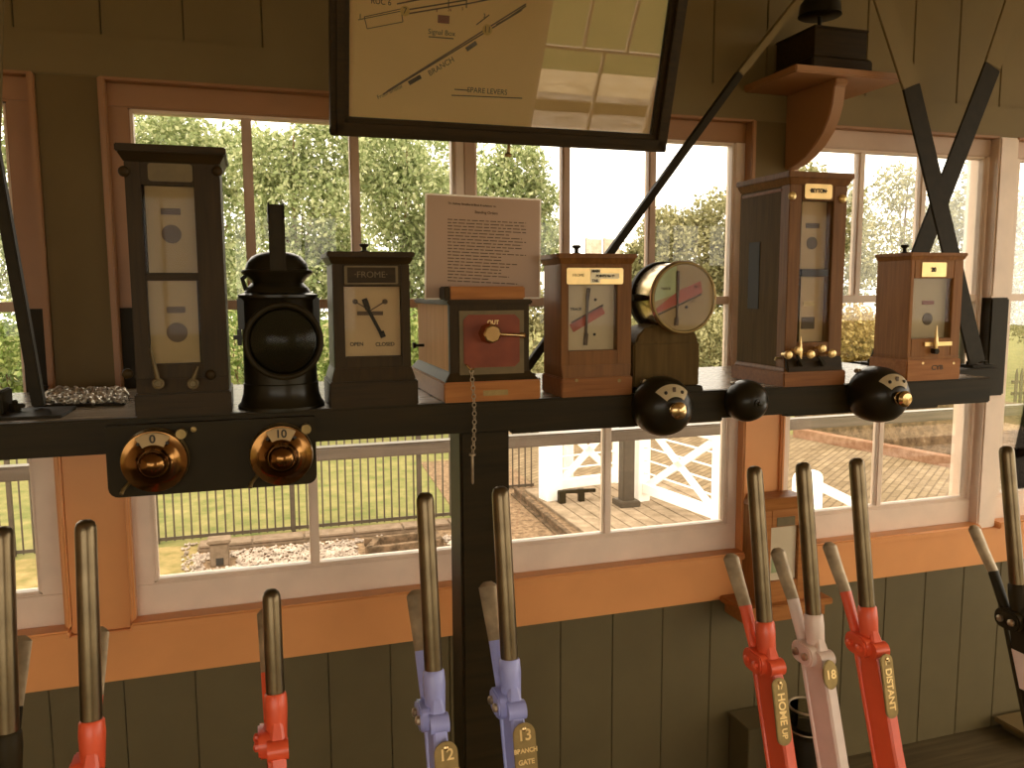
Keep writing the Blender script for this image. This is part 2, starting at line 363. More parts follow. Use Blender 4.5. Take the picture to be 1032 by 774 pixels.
C_, T_, TB = M['cream'], M['tan'], M['backlit_sash']
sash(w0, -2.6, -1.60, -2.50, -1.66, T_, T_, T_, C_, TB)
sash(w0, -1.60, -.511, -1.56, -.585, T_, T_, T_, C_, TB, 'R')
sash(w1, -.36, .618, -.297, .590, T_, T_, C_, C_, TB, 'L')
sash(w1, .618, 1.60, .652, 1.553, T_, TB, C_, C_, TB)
sash(w2, 1.742, 2.645, 1.80, 2.628, TB, C_, C_, C_, C_)
sash(w3, 2.735, 3.90, 2.79, 3.84, TB, C_, C_, C_, C_)
# floor, ceiling, rear wall with its own windows
struct(MB().box(-3.4, 5.6, -2.4, W+.05, -.1, 0).build('floor', M['floor']))
struct(MB().box(-3.4, 5.6, -2.4, W+.14, 2.95, 3.05).build('ceiling', M['ceil']))
ry0, ry1 = -2.40, -2.28
RS, RH = .42, 2.5
mb = MB().box(-3.4, 5.6, ry0, ry1, -.1, RS).box(-3.4, 5.6, ry0, ry1, RH, 2.95).box(.75, 2.12, ry0, ry1, RS, RH).box(-3.4, -3.2, ry0, ry1, RS, RH).box(5.4, 5.6, ry0, ry1, RS, RH)
struct(mb.build('wall_rear', M['roomwall']))
struct(MB().box(-3.5, -3.4, -2.4, W+.14, -.1, 2.95).build('wall_left', M['roomwall']))
def rear_window(n, x0, x1, ns):
    win = sempty('window_%d' % n); a = .05; wd = (x1-x0)/ns
    for k in range(ns):
        p, q = x0+wd*k, x0+wd*(k+1)
        mb = MB().box(p, q, ry0+.02, ry0+.07, RS, RS+.09).box(p, q, ry0+.02, ry0+.07, RH-.09, RH).box(p, p+a, ry0+.02, ry0+.07, RS, RH).box(q-a, q, ry0+.02, ry0+.07, RS, RH)
        mb.build('sash', C_, win)
        mb = MB().box(p, q, ry0+.03, ry0+.06, 1.12, 1.145); c = (p+q)/2
        mb.box(c-.012, c+.012, ry0+.03, ry0+.06, RS, 1.13)
        for j in (1, 2): c = p+wd*j/3; mb.box(c-.012, c+.012, ry0+.03, ry0+.06, 1.13, RH)
        mb.build('glazing_bar', C_, win)
rear_window(5, 2.12, 5.4, 3); rear_window(6, -3.2, .75, 4)

# ================================================================ SHELF AND HANGERS
SX1 = at(1000, 378, 1.8).x
sh = thing('block_shelf', 'long black painted shelf carrying the row of signal instruments', 'shelf', (.4, 1.8, SH))
lx0, lx1 = -1.6-.4, SX1-.4
MB().box(lx0, lx1, .02, .57, -.03, 0).build('shelf_board', M['shelf_top'], sh, bevel=.003)
MB().box(lx0, lx1, 0, .022, -.072, .0).build('front_rail', M['shelf'], sh, bevel=.004)
MB().box(at(520, 437, 1.8).x-.4, at(735, 420, 1.8).x-.4, .03, .06, -.086, -.03).build('cleat', M['shelf'], sh, bevel=.003)
MB().box(at(800, 416, 1.8).x-.4, at(955, 404, 1.8).x-.4, .03, .06, -.084, -.03).build('cleat', M['shelf'], sh, bevel=.003)
MB().box(SX1-.4-.06, 2.28-.4, .21, .57, -.035, 0).build('end_bracket', M['shelf'], sh, bevel=.003)
pa, pb = at(465, 560, 1.84).x, at(514, 560, 1.84).x
po = thing('support_post', 'black square post from the floor to the middle of the instrument shelf', 'post', ((pa+pb)/2, 1.89, 0))
hw = (pb-pa)/2
MB().box(-hw, hw, -.05, .06, .03, SH-.074).build('shaft', M['shelf'], po, bevel=.006)
MB().box(-hw-.02, hw+.02, -.065, .075, 0, .03).build('foot', M['shelf'], po, bevel=.004)

def strap(name, label, p0, pm, p1, w, d, up=(0, 1, 0), foot=True):
    r = thing(name, label, 'hanger', p0); p0 = Vector(p0); pm = Vector(pm)-p0; p1 = Vector(p1)-p0
    MB().bar((0, 0, .012), pm, w, d, up).build('black_length', M['iron'], r, bevel=.002)
    e = (p1-pm).normalized()*.001
    MB().bar(pm-e*0, p1, w, d, up).build('khaki_length', M['olive'], r, bevel=.002)
    if foot:
        MB().box(-.05, .05, -.03, .03, 0, .008).build('foot_plate', M['iron'], r, bevel=.002)
        for s in (-1, 1):
            MB().lathe([(.008, 0), (.008, .01), (.004, .012)], (s*.036, 0, .008), seg=6).build('bolt', M['iron'], r)
    return r
def line(pxs, Y):   # foot extended down to the shelf, then pixel waypoints
    a, m, b = [at(x, y, Y) for x, y in pxs]
    t = (SH-a.z)/(m.z-a.z); a = a+(m-a)*t
    e = b+(b-m).normalized()*((2.95-b.z)/((b-m).normalized().z)); return a, m, e
a, m, b = line([(620, 250), (745, 75), (805, 0)], 2.2)
strap('shelf_hanger', 'slim iron hanger rod slanting up to the right from behind the points indicator', a, m, b, .022, .022)
a, m, b = line([(985, 372), (918, 87), (890, 0)], 2.07)
strap('shelf_hanger', 'broad iron hanger strap crossing in front at right, leaning up to the left', a, m, b, .066, .008)
a, m, b = line([(930, 250), (1000, 67), (1022, 0)], 2.25)
strap('shelf_hanger', 'broad iron hanger strap crossing behind at right, leaning up to the right', a, m, b, .072, .008)
a, m, b = line([(36, 392), (-14, 110), (-27, 30)], 1.98)
r = strap('shelf_hanger', 'dark iron hanger bar at the far left end beside the knobbly mat', a, m, b, .024, .026, foot=False)
MB().box(-.16, .07, -.13, .02, 0, .006).build('foot_plate', M['iron'], r, bevel=.002)
for dx, dy in ((-.055, -.05), (-.13, -.09)):
    MB().bar((dx, dy-.03, .03), (dx, dy+.05, .03), .012, .05, (0, 0, 1)).build('lug', M['iron'], r, bevel=.003)
for px, py in ((16, 417), (41, 397)):
    q = atZ(px, py, SH)-a
    mb = MB().lathe([(.012, 0), (.012, .012), (.006, .014), (.006, .024)], (q.x, q.y, .006), seg=6)
    mb.box(q.x-.018, q.x+.018, q.y-.006, q.y+.006, .012, .022); mb.build('nut', M['iron'], r, bevel=.002)
a, m, b = at(-8, 210, 2.15), at(0, 120, 2.15), at(9, 0, 2.15)
p = a.copy(); o = thing('shelf_hanger', 'khaki hanger strap at the top left edge of the view', 'hanger', (a.x-.04, 2.15, SH))
MB().bar((0, 0, .0), b-Vector((a.x-.04, 2.15, SH))+Vector((.01, 0, .4)), .03, .012).build('khaki_length', M['olive'], o, bevel=.002)

# ================================================================ SIGNAL DIAGRAM
YB = 1.9
bl, br = at(333, 138, YB), at(670, 152, YB)
dg = thing('signal_diagram', 'framed track diagram hung above the shelf, tilted forward under shiny glass', 'diagram', ((bl.x+br.x)/2, YB, (bl.z+br.z)/2))
dg.rotation_euler = (math.radians(16.5), 0, 0)
DW, DH, fr = (br.x-bl.x)/2, .62, .041
mb = MB()
for k, (y0, y1, i0, i1) in enumerate(((-.006, .03, 0, .018), (-.012, .03, .012, .030), (.0, .03, .026, fr))):
    mb.box(-DW+i0, DW-i0, y0, y1, i0, i1).box(-DW+i0, DW-i0, y0, y1, DH-i1, DH-i0)
    mb.box(-DW+i0, -DW+i1, y0, y1, i0, DH-i0).box(DW-i1, DW-i0, y0, y1, i0, DH-i0)
mb.build('frame', M['mahogX'], dg, bevel=.002)
pp = MB().box(-DW+.03, DW-.03, .018, .026, .03, DH-.03).build('paper', M['paper_map'], dg)
MB().box(-DW+.03, DW-.03, .008, .010, .03, DH-.03).build('glass', M['mapglass'], dg)
MB().lathe([(.004, 0), (.004, .02), (.009, .024), (.009, .03)], (.005, .01, 0), (0, 0, -1), 10).build('hook', M['brass_dull'], dg)
MB().box(-DW+.01, DW-.01, .028, .034, .01, DH-.01).build('back_board', M['mahog'], dg)
dg_m = Matrix.Translation(dg.location) @ Matrix.Rotation(math.radians(16.5), 4, 'X')
inv = dg_m.inverted()
def dgp(x, y):   # point of the paper seen at a pixel
    o = inv @ Vector((0, 0, EZ)); d = inv.to_3x3() @ ray(x, y); t = (.018-o.y)/d.y; q = o+d*t; return q.x, q.z
def ink(segs, w, m, nm='track_line'):
    for s in segs:
        mb = MB()
        for (a, b) in zip(s[:-1], s[1:]):
            (x0, z0), (x1, z1) = dgp(*a), dgp(*b)
            mb.bar((x0, .0172, z0), (x1, .0172, z1), w, .001, (0, 1, 0))
        mb.build(nm, m, pp, smooth=False)
ink([[(386, 95), (526, 10)], [(390, 92), (530, 4)]], .003, M['ink_soft'])
ink([[(412, 84), (424, 77)], [(470, 50), (480, 43)]], .009, M['ink'])
ink([[(410, 14), (470, 4), (520, -6)], [(410, 10), (470, 0)], [(400, 4), (430, -2)], [(500, 25), (512, 18), (530, 6)]], .003, M['ink_soft'])
ink([[(367, 17), (404, 9), (406, 22), (370, 29), (367, 17)], [(363, 14), (363, 20)], [(361, 20), (405, 11)]], .0018, M['ink_soft'])
ink([[(480, 25), (493, 15)], [(455, 96), (526, 99)], [(432, 37), (457, 39)], [(452, -5), (452, 8)], [(470, -5), (470, 8)], [(458, 90), (472, 91)]], .0022, M['ink'])
(x0, z0), (x1, z1) = dgp(441, 23), dgp(453, 16)
MB().box(x0, x1, .0168, .0176, z0, z1).build('building_mark', M['redpanel'], pp)
for (px, py, s, r) in ((408, 11, '7', .0105), (491, 30, '11', .0115)):
    x, z = dgp(px, py)
    d = MB().lathe([(r, 0), (r, .0012)], (x, .0178, z), (0, -1, 0), 24).build('roundel', M['lever_yellow'], pp)
    text(s, .018, M['ink'], pp, (x, .0162, z))
def dtext(s, px, py, size, px2=None, py2=None, m='ink', sx=1):
    x, z = dgp(px, py); a = 0
    if px2: x2, z2 = dgp(px2, py2); a = math.atan2(z2-z, x2-x); x, z = (x+x2)/2, (z+z2)/2
    text(s, size, M[m], pp, (x, .0166, z), (math.pi/2, -a, 0), sx=sx)
dtext('BRANCH', 433, 74, .0165, 456, 60); dtext('SPARE LEVERS', 491, 92, .0165, sx=.95); dtext('Signal Box', 445, 33, .015); dtext('RUC 6', 384, 2, .016)
dtext('From Bristol', 379, 99, .012, 406, 86, 'ink_soft')
dtext('3', 488, 16, .012); dtext('4', 440, 11, .009, m='redpaint'); dtext('26', 453, 10, .009, m='redpaint'); dtext('5', 466, 9, .009, m='redpaint')

# ================================================================ INSTRUMENTS ON THE SHELF
SY = 1.80
class Inst:
    """an instrument standing on the shelf; L(px,py) gives local x,z of a point of its front face"""
    def __init__(s, name, label, cat, bx0, bx1, by, Yf=SY, group=None):
        a, b = at(bx0, by, Yf), at(bx1, by, Yf); s.Y = Yf; s.x = (a.x+b.x)/2; s.bw = (b.x-a.x)/2
        s.r = thing(name, label, cat, (s.x, Yf, SH), group=group)
    def L(s, px, py, dy=.0):
        p = at(px, py, s.Y+dy); return p.x-s.x, p.z-SH
    def rect(s, x0, x1, y0, y1, dy=.0):
        cx, cy = (x0+x1)/2, (y0+y1)/2
        return s.L(x0, cy, dy)[0], s.L(x1, cy, dy)[0], s.L(cx, y1, dy)[1], s.L(cx, y0, dy)[1]
def case(I, bw, hw, base_h, step_h, body_top, crown_h, over, depth, op, side, front, base_m, ydial=.03, yf=.012, bdepth=None):
    """wooden case: base, plinth moulding, body with framed opening op=(x0,x1,z0,z1), crown"""
    r = I.r; D = depth; BD = bdepth or depth
    MB().box(-bw, bw, 0, BD+.012, 0, base_h).build('base', base_m, r, bevel=.003)
    MB().taper((-bw+.004, bw-.004, .004, BD+.008), base_h, (-hw, hw, yf-.002, D), base_h+step_h).build('plinth', front, r, bevel=.002)
    z0 = base_h+step_h*.8; x0, x1, o0, o1 = op
    mb = MB().box(-hw, x0, yf, ydial+.01, z0, body_top).box(x1, hw, yf, ydial+.01, z0, body_top)
    mb.box(x0, x1, yf, ydial+.01, z0, o0).box(x0, x1, yf, ydial+.01, o1, body_top)
    mb.build('front_frame', front, r, bevel=.0015)
    MB().box(-hw, hw, ydial+.006, D, z0, body_top).build('body', side, r, bevel=.002)
    mb = MB().taper((-hw, hw, yf, D), body_top-.001, (-hw-over*.8, hw+over*.8, yf-over*.8, D+over*.5), body_top+crown_h*.55)
    mb.box(-hw-over, hw+over, yf-over, D+over*.6, body_top+crown_h*.55, body_top+crown_h)
    mb.build('crown', base_m if base_m in (M['mahogX'],) else front, r, bevel=.002)
    MB().box(x0-.001, x1+.001, yf+.006, yf+.008, o0-.001, o1+.001).build('glass', M['dialglass'], r)
def disc(name, I, px, py, rad, m, dy, t=.0015, parent=None, rz=None):
    x, z = I.L(px, py, dy); return MB().prismY(circ(x, z, rad, 24, rz), dy-t, dy).build(name, m, parent or I.r)
def plate(name, I, x0, x1, y0, y1, m, dy, t=.0015, r=0, parent=None):
    a, b, c, d = I.rect(x0, x1, y0, y1, dy)
    pts = rrect(a, b, c, d, r) if r else [(a, c), (b, c), (b, d), (a, d)]
    return MB().prismY(pts, dy-t, dy).build(name, m, parent or I.r)
def knob_top(I, px, py0, py1, m, dy=.06):
    x, z1 = I.L(px, py0, dy); z0 = I.L(px, py1, dy)[1]; h = z1-z0
    MB().lathe([(.010, -.004), (.010, .002), (.005, .004), (.005, h*.55), (.010, h*.7), (.011, h*.9), (.008, h)], (x, dy, z0), seg=16).build('finial', m, I.r)
def words(I, s, px, py, size, m, dy, parent=None, sx=1, bold=0):
    x, z = I.L(px, py, dy); return text(s, size, m, parent or I.r, (x, dy-.0004, z), sx=sx, bold=bold)

# --- tall block instrument, left
I = Inst('block_instrument', 'tall dark wooden block instrument with two dials, left of the hand lamp', 'instrument', 131, 229, 417)
hw = (I.L(221, 172)[0]-I.L(124, 172)[0])/2; off = (I.L(221, 172)[0]+I.L(124, 172)[0])/2; I.x += off; I.r.location.x += off
op = I.rect(148, 200, 188, 366, .03); op = (op[0], op[1], op[2], op[3])
top = I.L(170, 146)[1]; bod = I.L(170, 163)[1]
case(I, I.bw, hw, I.L(170, 396)[1], .03, bod, top-bod, .014, .17, op, M['mahog'], M['mahog'], M['mahogX'])
plate('name_plate', I, 149, 194, 165, 183, M['dull_plate'], .011, r=.006)
d1 = plate('dial', I, 148, 200, 188, 275, M['dial_dark'], .031); d2 = plate('dial', I, 148, 200, 283, 367, M['dial_dark'], .031)
plate('dial_divider', I, 147, 201, 275, 283, M['mahogX'], .028, .012)
plate('slot', I, 162, 182, 210, 216.5, M['ink_soft'], .0295, parent=d1); disc('flag', I, 173, 236, .019, M['ink_soft'], .0295, parent=d1)
plate('slot', I, 168, 187, 309, 315.5, M['ink_soft'], .0295, parent=d2); disc('flag', I, 178.6, 335, .0205, M['ink_soft'], .0295, parent=d2)
for px, py in ((124, 172), (219, 172), (128, 377), (212, 378)):
    x, z = I.L(px, py); MB().ball((x, .008, z), .011, axis=(0, 1, 0), sq=.7).build('boss', M['mahog'], I.r)
for px, py, h in ((160, 386, .065), (195, 386, .03)):
    x, z = I.L(px, py)
    mb = MB().cyl((x, .012, z), (x, -.012, z), .008, seg=16).torus((x, -.012, z), .009, .003, (0, 1, 0)); mb.build('switch_boss', M['dull_plate'], I.r)
    MB().lathe([(.004, 0), (.0045, h*.3), (.002, h)], (x, -.012, z+.008), (-.15 if h > .05 else .4, -.15, 1), 10).build('switch_lever', M['dull_plate'], I.r)
MB().box(-.018, .014, .05, .08, top, top+.008).build('finial', M['mahogX'], I.r, bevel=.002)

# --- hand lamp
p = at(285, 404, 1.83); lx = p.x; LY = 1.885
lamp = thing('hand_lamp', 'black railway hand lamp with round bull\'s-eye lens and upright carrying handle', 'lamp', (lx, LY, SH))
def lz(py): return at(285, py, LY).z-SH
sc_ = (at(327, 350, LY).x-at(243, 350, LY).x)/84
def pr(lst): return [(h*sc_, lz(y)) for h, y in lst]
base0 = lz(408)
prof = [(h, z-base0) for h, z in pr([(44, 408), (44, 405.5), (41, 402), (38.5, 394), (38, 388), (38, 384), (37, 383), (37, 302), (38.5, 300), (40, 298.5), (40, 296), (34, 294), (31, 289)])]
MB().lathe(prof, seg=40).build('body', M['blackenamel'], lamp)
prof = [(h, z-base0) for h, z in pr([(31, 289.5), (26, 284), (30, 279), (35, 275), (36, 273), (35, 271.5), (32, 271), (30, 264), (25, 258), (18, 254.5), (8, 252.8), (0, 252.5)])]
MB().lathe(prof, seg=40).build('cowl', M['blackenamel'], lamp)
ltop = lz(209)-base0; lbot = lz(280)-base0
mb = MB(); hwid = 7*sc_
yf_ = -.079; lfr = lz(272.5)-base0
mb.box(-hwid, hwid, yf_-.004, yf_, lfr, ltop).box(-hwid, hwid, yf_, .03, ltop-.004, ltop).box(-hwid, hwid, .028, .032, lbot, ltop)
for s in (-1, 1): mb.box(s*hwid-.0015, s*hwid+.0015, yf_-.006, .034, ltop-.03, ltop+.003).box(s*hwid-.0015, s*hwid+.0015, yf_-.006, yf_, lfr, ltop)
mb.box(-hwid, hwid, yf_, -.06, lfr, lfr+.006)
mb.build('handle', M['iron'], lamp)
lr = 40.5*(at(327, 343, LY-.09).x-at(243, 343, LY-.09).x)/84
lc = lz(0); pc = at(286, 344, LY-.11); lcz = pc.z-SH; lcx = pc.x-lx
mb = MB().lathe([(lr*.86, 0), (lr*.9, .02), (lr, .04), (lr, .055), (lr*.95, .06), (lr*.8, .055), (lr*.8, .05)], (lcx, -.05, lcz), (0, -1, 0), 48)
mb.build('lens_housing', M['blackenamel'], lamp)
MB().torus((lcx, -.108, lcz), lr*.93, lr*.07, (0, 1, 0), 48, 10).build('lens_rim', M['iron'], lamp)
MB().lathe([(lr*.86, 0), (lr*.84, .008), (lr*.62, .022), (lr*.3, .031), (.0001, .034)], (lcx, -.102, lcz), (0, -1, 0), 48).build('lens', M['lens'], lamp)
for px, py in ((241, 340),):
    q = at(px, py, LY); x, z = q.x-lx, q.z-SH
    mb = MB().cyl((x-.004, 0, z), (x+.05, 0, z), .004, seg=8).box(x-.004, x+.006, -.002, .002, z-.018, z+.018).box(x-.012, x+.010, -.004, .004, z-.005, z+.005)
    mb.build('side_key', M['blackenamel'], lamp)
for s in (-1, 1):
    MB().box(s*36*sc_-.01, s*36*sc_+.01, -.03, -.0, lz(330)-base0, lz(299)-base0).build('slide', M['blackenamel'], lamp, bevel=.002)
q = at(246, 280, LY); MB().tube([(q.x-lx+.012, 0, lz(274)-base0), (q.x-lx-.004, 0, lz(280)-base0), (q.x-lx+.002, 0, lz(290)-base0), (q.x-lx+.02, 0, lz(295)-base0)], .005).build('hinge_catch', M['blackenamel'], lamp)

# --- FROME repeater
I = Inst('gate_repeater', 'dark wooden repeater with OPEN and CLOSED dial, right of the hand lamp', 'instrument', 333, 422, 407)
a = I.L(335, 320)[0]; b = I.L(413, 320)[0]; hw = (b-a)/2
op = I.rect(347, 404, 289, 359, .02); top = I.L(375, 253.5)[1]; bod = I.L(375, 266)[1]
I2x = (a+b)/2
case(I, I.bw, hw, I.L(375, 384)[1], .03, bod, top-bod, .011, .15, op, M['mahog'], M['mahog'], M['mahogX'])
pl = plate('name_plate', I, 347, 401, 268, 286.5, M['dull_plate'], .011, r=.003)
plate('panel', I, 350, 398.5, 269.5, 285, M['mahogX'], .0098, .001, parent=pl); words(I, '·FROME·', 374, 277, .019, M['dull_plate'], .0085, pl, sx=1.05)
dl = plate('dial', I, 346, 405, 288, 360, M['dial'], .031)
mb = MB()
def seg(mb, I, p, q, w, dy):
    (x0, z0), (x1, z1) = I.L(*p, dy), I.L(*q, dy); mb.bar((x0, dy, z0), (x1, dy, z1), w, .002)
seg(mb, I, (367, 301), (371, 312), .012, .0255); seg(mb, I, (371, 312), (384, 336), .0075, .0255); seg(mb, I, (384, 334), (386.5, 340), .012, .0255)
mb.build('needle', M['ink'], dl)
mb = MB(); seg(mb, I, (360, 315.7), (386, 315.7), .009, .0265); mb.build('cross_bar', M['ink_soft'], dl)
mb = MB()
for p in ((358, 304), (388, 304)):
    seg(mb, I, p, (373, 313), .0025, .0275); x, z = I.L(*p, .0275); mb.prismY(circ(x, z, .006, 12), .0265, .0285)
mb.build('pins', M['ink_soft'], dl)
words(I, 'OPEN', 359.5, 347, .0115, M['ink'], .0295, dl, bold=.0003); words(I, 'CLOSED', 388, 347, .0115, M['ink'], .0295, dl, bold=.0003)
knob_top(I, 367, 245.5, 254, M['iron'])

# --- token instrument
I = Inst('token_instrument', 'deep wooden key token instrument with red front panel and brass lock, below the notice', 'instrument', 448, 545, 402)
tk = I
a = I.L(454.5, 340)[0]; b = I.L(535, 340)[0]; hw = (b-a)/2; cx = (a+b)/2
BH = I.L(496, 384)[1]; top = I.L(496, 301)[1]; D = .40
MB().box(-I.bw, I.bw, 0, D+.03, 0, BH).build('base', M['oakX'], I.r, bevel=.003)
MB().taper((-I.bw+.003, I.bw-.003, .003, D+.027), BH, (cx-hw, cx+hw, .012, D), BH+.022).build('plinth', M['mahogX'], I.r, bevel=.002)
MB().box(cx-hw+.002, cx+hw-.002, .03, D, BH+.018, top-.012).build('body', M['oak_pale'], I.r, bevel=.002)
MB().box(cx-hw, cx+hw, .012, .032, BH+.018, top-.012).build('front_frame', M['mahog'], I.r, bevel=.002)
MB().box(cx-hw-.006, cx+hw+.006, .004, D+.008, top-.014, top-.002).build('top_board', M['mahogX'], I.r, bevel=.003)
x0, x1, z0, z1 = I.rect(463, 528, 313, 377, .01); c = .012
MB().prismY([(x0, z0), (x1, z0), (x1, z1), (x0, z1)], .009, .012).build('brass_plate', M['dull_plate'], I.r)
x0, x1, z0, z1 = I.rect(467, 523.5, 317, 370, .009)
rp = MB().prismY([(x0+c, z0), (x1-c, z0), (x1, z0+c), (x1, z1-c), (x1-c, z1), (x0+c, z1), (x0, z1-c), (x0, z0+c)], .007, .009).build('red_panel', M['redpanel'], I.r, bevel=.0005)
x, z = I.L(493, 336, .0)
MB().lathe([(.024, 0), (.024, .010), (.021, .014), (.021, .034), (.018, .037)], (x, .007, z), (0, -1, 0), 8).build('lock_boss', M['brass'], I.r)
x2, z2 = I.L(528, 338, -.02)
MB().lathe([(.004, 0), (.004, x2-x-.012), (.007, x2-x-.008), (.007, x2-x), (.002, x2-x+.004)], (x, -.022, z), (x2-x, 0, z2-z), 12).build('lock_handle', M['brass'], I.r)
words(I, 'OUT', 497, 325, .013, M['brass_bright'], .0065, rp, bold=.0003)
plate('base_plate', I, 487, 512, 393, 398.5, M['brass_dull'], .0, .001)
MB().lathe([(.004, 0), (.004, .02), (.008, .024), (.008, .03)], (cx-hw-.002, .30, I.L(496, 355)[1]), (-1, 0, 0), 10).build('side_catch', M['iron'], I.r)
# chain hangs from the instrument's hook
hx, hz = I.L(474, 369, -.012)
MB().tube([(hx-.006, .008, hz+.002), (hx-.006, -.01, hz), (hx, -.016, hz-.008), (hx+.008, -.014, hz-.006)], .0025).build('hook', M['brass'], I.r)
ch = thing('hanging_chain', 'thin steel chain with a pin hanging from the token instrument over the shelf edge', 'chain', (I.x+hx+.002, SY-.014, SH+hz-.006))
zt = 0; zb = at(481, 457, SY-.014).z-(SH+hz-.006); n = 20; st = zb/n
for k in range(n):
    f = k/n; ax = (1, .2, 0) if k % 2 else (.2, 1, 0)
    MB().torus((.010*math.sin(1.5*f*2)*.6, 0, st*(k+.5)), .0042, .0011, ax, 14, 6, stretch=1.0).build('link', M['steel_dull'], ch)
    ch.children[-1].scale = (1, 1, 1.35); ch.children[-1].location.z = -st*(k+.5)*.35
zq = at(481, 486, SY-.014).z-(SH+hz-.006)
mb = MB().lathe([(.0075, 0), (.0075, -.004), (.003, -.005), (.003, zq-zb), (.001, zq-zb-.004)], (0.0, 0, zb), (0, 0, 1), 10); mb.build('pin', M['steel_dull'], ch)
# wooden block and notice resting on the token instrument
a0, a1 = at(447.5, 294, SY+.02), at(529, 294, SY+.02)
z0 = SH+top-.002; z1 = at(490, 288.5, SY+.02).z
bk = thing('card_holder', 'small wooden block lying on top of the token instrument, holding the notice', 'holder', ((a0.x+a1.x)/2, SY+.03, z0))
h = (a1.x-a0.x)/2
MB().box(-h+.012, h, -.012, .04, 0, z1-z0).build('block', M['oakX'], bk, bevel=.003)
MB().box(-h, -h+.014, -.013, .042, 0, z1-z0).build('end_cap', M['mahog'], bk, bevel=.003)
YN = SY+.082
A_, B_, C2, D_ = at(427.5, 289, YN), at(544, 291, YN), at(428.5, 194.5, YN), at(545.5, 200.5, YN)
z00 = SH+top-.002
nt_ = thing('notice_card', 'laminated typed notice propped behind the wooden block on the token instrument', 'notice', ((A_.x+B_.x)/2, YN, z00))
def nl(px, py): q = at(px, py, YN); return q.x-nt_.location.x, q.z-nt_.location.z
pts = [nl(427.5, 290), nl(544.5, 292), nl(545.5, 200.5), nl(428.5, 194.5)]
zl = min(pts[0][1], pts[1][1]); pts = [(pts[0][0], 0), (pts[1][0], 0), pts[2], pts[3]]
MB().prismY(pts, 0, .0012).build('laminate', M['paper_edge'], nt_)
q = .004
pg = MB().prismY([(pts[0][0]+q, q), (pts[1][0]-q, q), (pts[2][0]-q, pts[2][1]-q), (pts[3][0]+q, pts[3][1]-q)], -.0006, 0).build('sheet', M['paper'], nt_)
rot = -math.atan2(6, 117)*.8
def ntext(s, px, py, size, sx=1, bold=.0002):
    x, z = nl(px, py); text(s, size, M['ink_soft'], pg, (x, -.0012, z), (math.pi/2, -rot, 0), sx=sx, bold=bold, ext=.0002)
ntext('The Railway Signalling & Block Regulations etc.', 476, 206.5, .0062, 1.0); ntext('Standing Orders', 490, 214.5, .0085)
mb = MB()
for k in range(20):
    y = 221 + k*3.25; xr = 530 if k < 4 else random.choice((492, 505, 513, 521, 526, 530)); px = 451
    while px < xr:
        wl = random.uniform(3, 9); wl = min(wl, xr-px)
        (xa, za), (xb, zb2) = nl(px, y+(px-451)*.05), nl(px+wl, y+(px+wl-451)*.05)
        mb.bar((xa, -.0009, za), (xb, -.0009, zb2), .0022, .0004); px += wl+1.3
mb.build('typed_lines', M['ink_soft'], pg, smooth=False)

# --- points repeater
I = Inst('points_repeater', 'square wooden points repeater with labelled brass plate and TRACK dial, left of the round drum', 'instrument', 566, 637.5, 397)
a = I.L(562, 320)[0]; b = I.L(632, 320)[0]; hw = (b-a)/2
op = I.rect(572, 621, 287, 353, .015); top = I.L(600, 255.5)[1]; bod = I.L(600, 266)[1]
case(I, I.bw, hw+.002, I.L(600, 380)[1], .03, bod, top-bod, .010, .13, op, M['walnut'], M['walnut'], M['walnutX'], yf=.008)
pl = plate('name_plate', I, 571, 628, 270, 286.5, M['brass_bright'], .0065, r=.005)
plate('label', I, 595, 605, 271, 285.5, M['label_white'], .005, .0006, parent=pl); plate('label', I, 595, 624, 275.5, 281, M['label_white'], .0049, .0006, parent=pl)
words(I, 'MAIN', 600.5, 273.3, .0085, M['ink'], .0042, pl, bold=.0003); words(I, 'POINTS No 19', 610, 278.2, .0080, M['ink'], .0042, pl, bold=.0003, sx=.95); words(I, 'TAIL', 600, 283, .0085, M['ink'], .0042, pl, bold=.0003)
words(I, 'FROME', 583, 277.5, .0095, M['brass_dull'], .0048, pl)
dl = plate('dial', I, 571, 622, 286, 354, M['dial_pale'], .031)
mb = MB(); seg(mb, I, (576, 331), (608, 312), .021, .0285); mb.build('red_arm', M['redpaint'], dl)
mb = MB(); seg(mb, I, (576, 325.5), (608, 307.5), .005, .0285); mb.build('dark_edge', M['ink_soft'], dl)
mb = MB(); seg(mb, I, (593.5, 290), (592, 302), .009, .0265); seg(mb, I, (592.5, 298), (590.5, 338), .006, .0265); seg(mb, I, (591, 336), (590, 348), .010, .0265); mb.build('needle', M['ink_soft'], dl)
for q in ((600, 302), (599, 337)): disc('pin', I, *q, .0035, M['ink'], .0275, parent=dl)
words(I, 'TRACK', 580.5, 311.5, .0095, M['ink'], .0295, dl, bold=.0003)
knob_top(I, 581, 247, 256, M['iron'])
for px in (581, 624): disc('screw', I, px, 383.5, .004, M['brass_dull'], 0)

# --- round drum repeater
RY = 1.80
c = at(687, 300, RY); rr = 36.3/F*((c-Vector((0, 0, EZ))).dot(FW))
dr = thing('drum_repeater', 'round brass drum repeater with red arm on its dial, on a black stand', 'instrument', (c.x, RY, SH))
cz = c.z-SH; DD = .115
MB().lathe([(rr*.93, .012), (rr*.97, .010), (rr*.97, -DD+.01), (rr*.9, -DD)], (0, 0, cz), (0, -1, 0), 56).build('drum', M['brass'], dr)
MB().lathe([(rr*.97, DD-.02), (rr*1.03, DD-.02), (rr*1.03, DD-.004), (rr*.6, DD)], (0, 0, cz), (0, 1, 0), 56).build('back_ring', M['iron'], dr)
MB().torus((0, -.012, cz), rr*.955, rr*.05, (0, 1, 0), 56, 10).build('bezel', M['brass_dull'], dr)
MB().torus((0, -.006, cz), rr*1.0, rr*.022, (0, 1, 0), 56, 8).build('rim', M['copper'], dr)
class J: pass
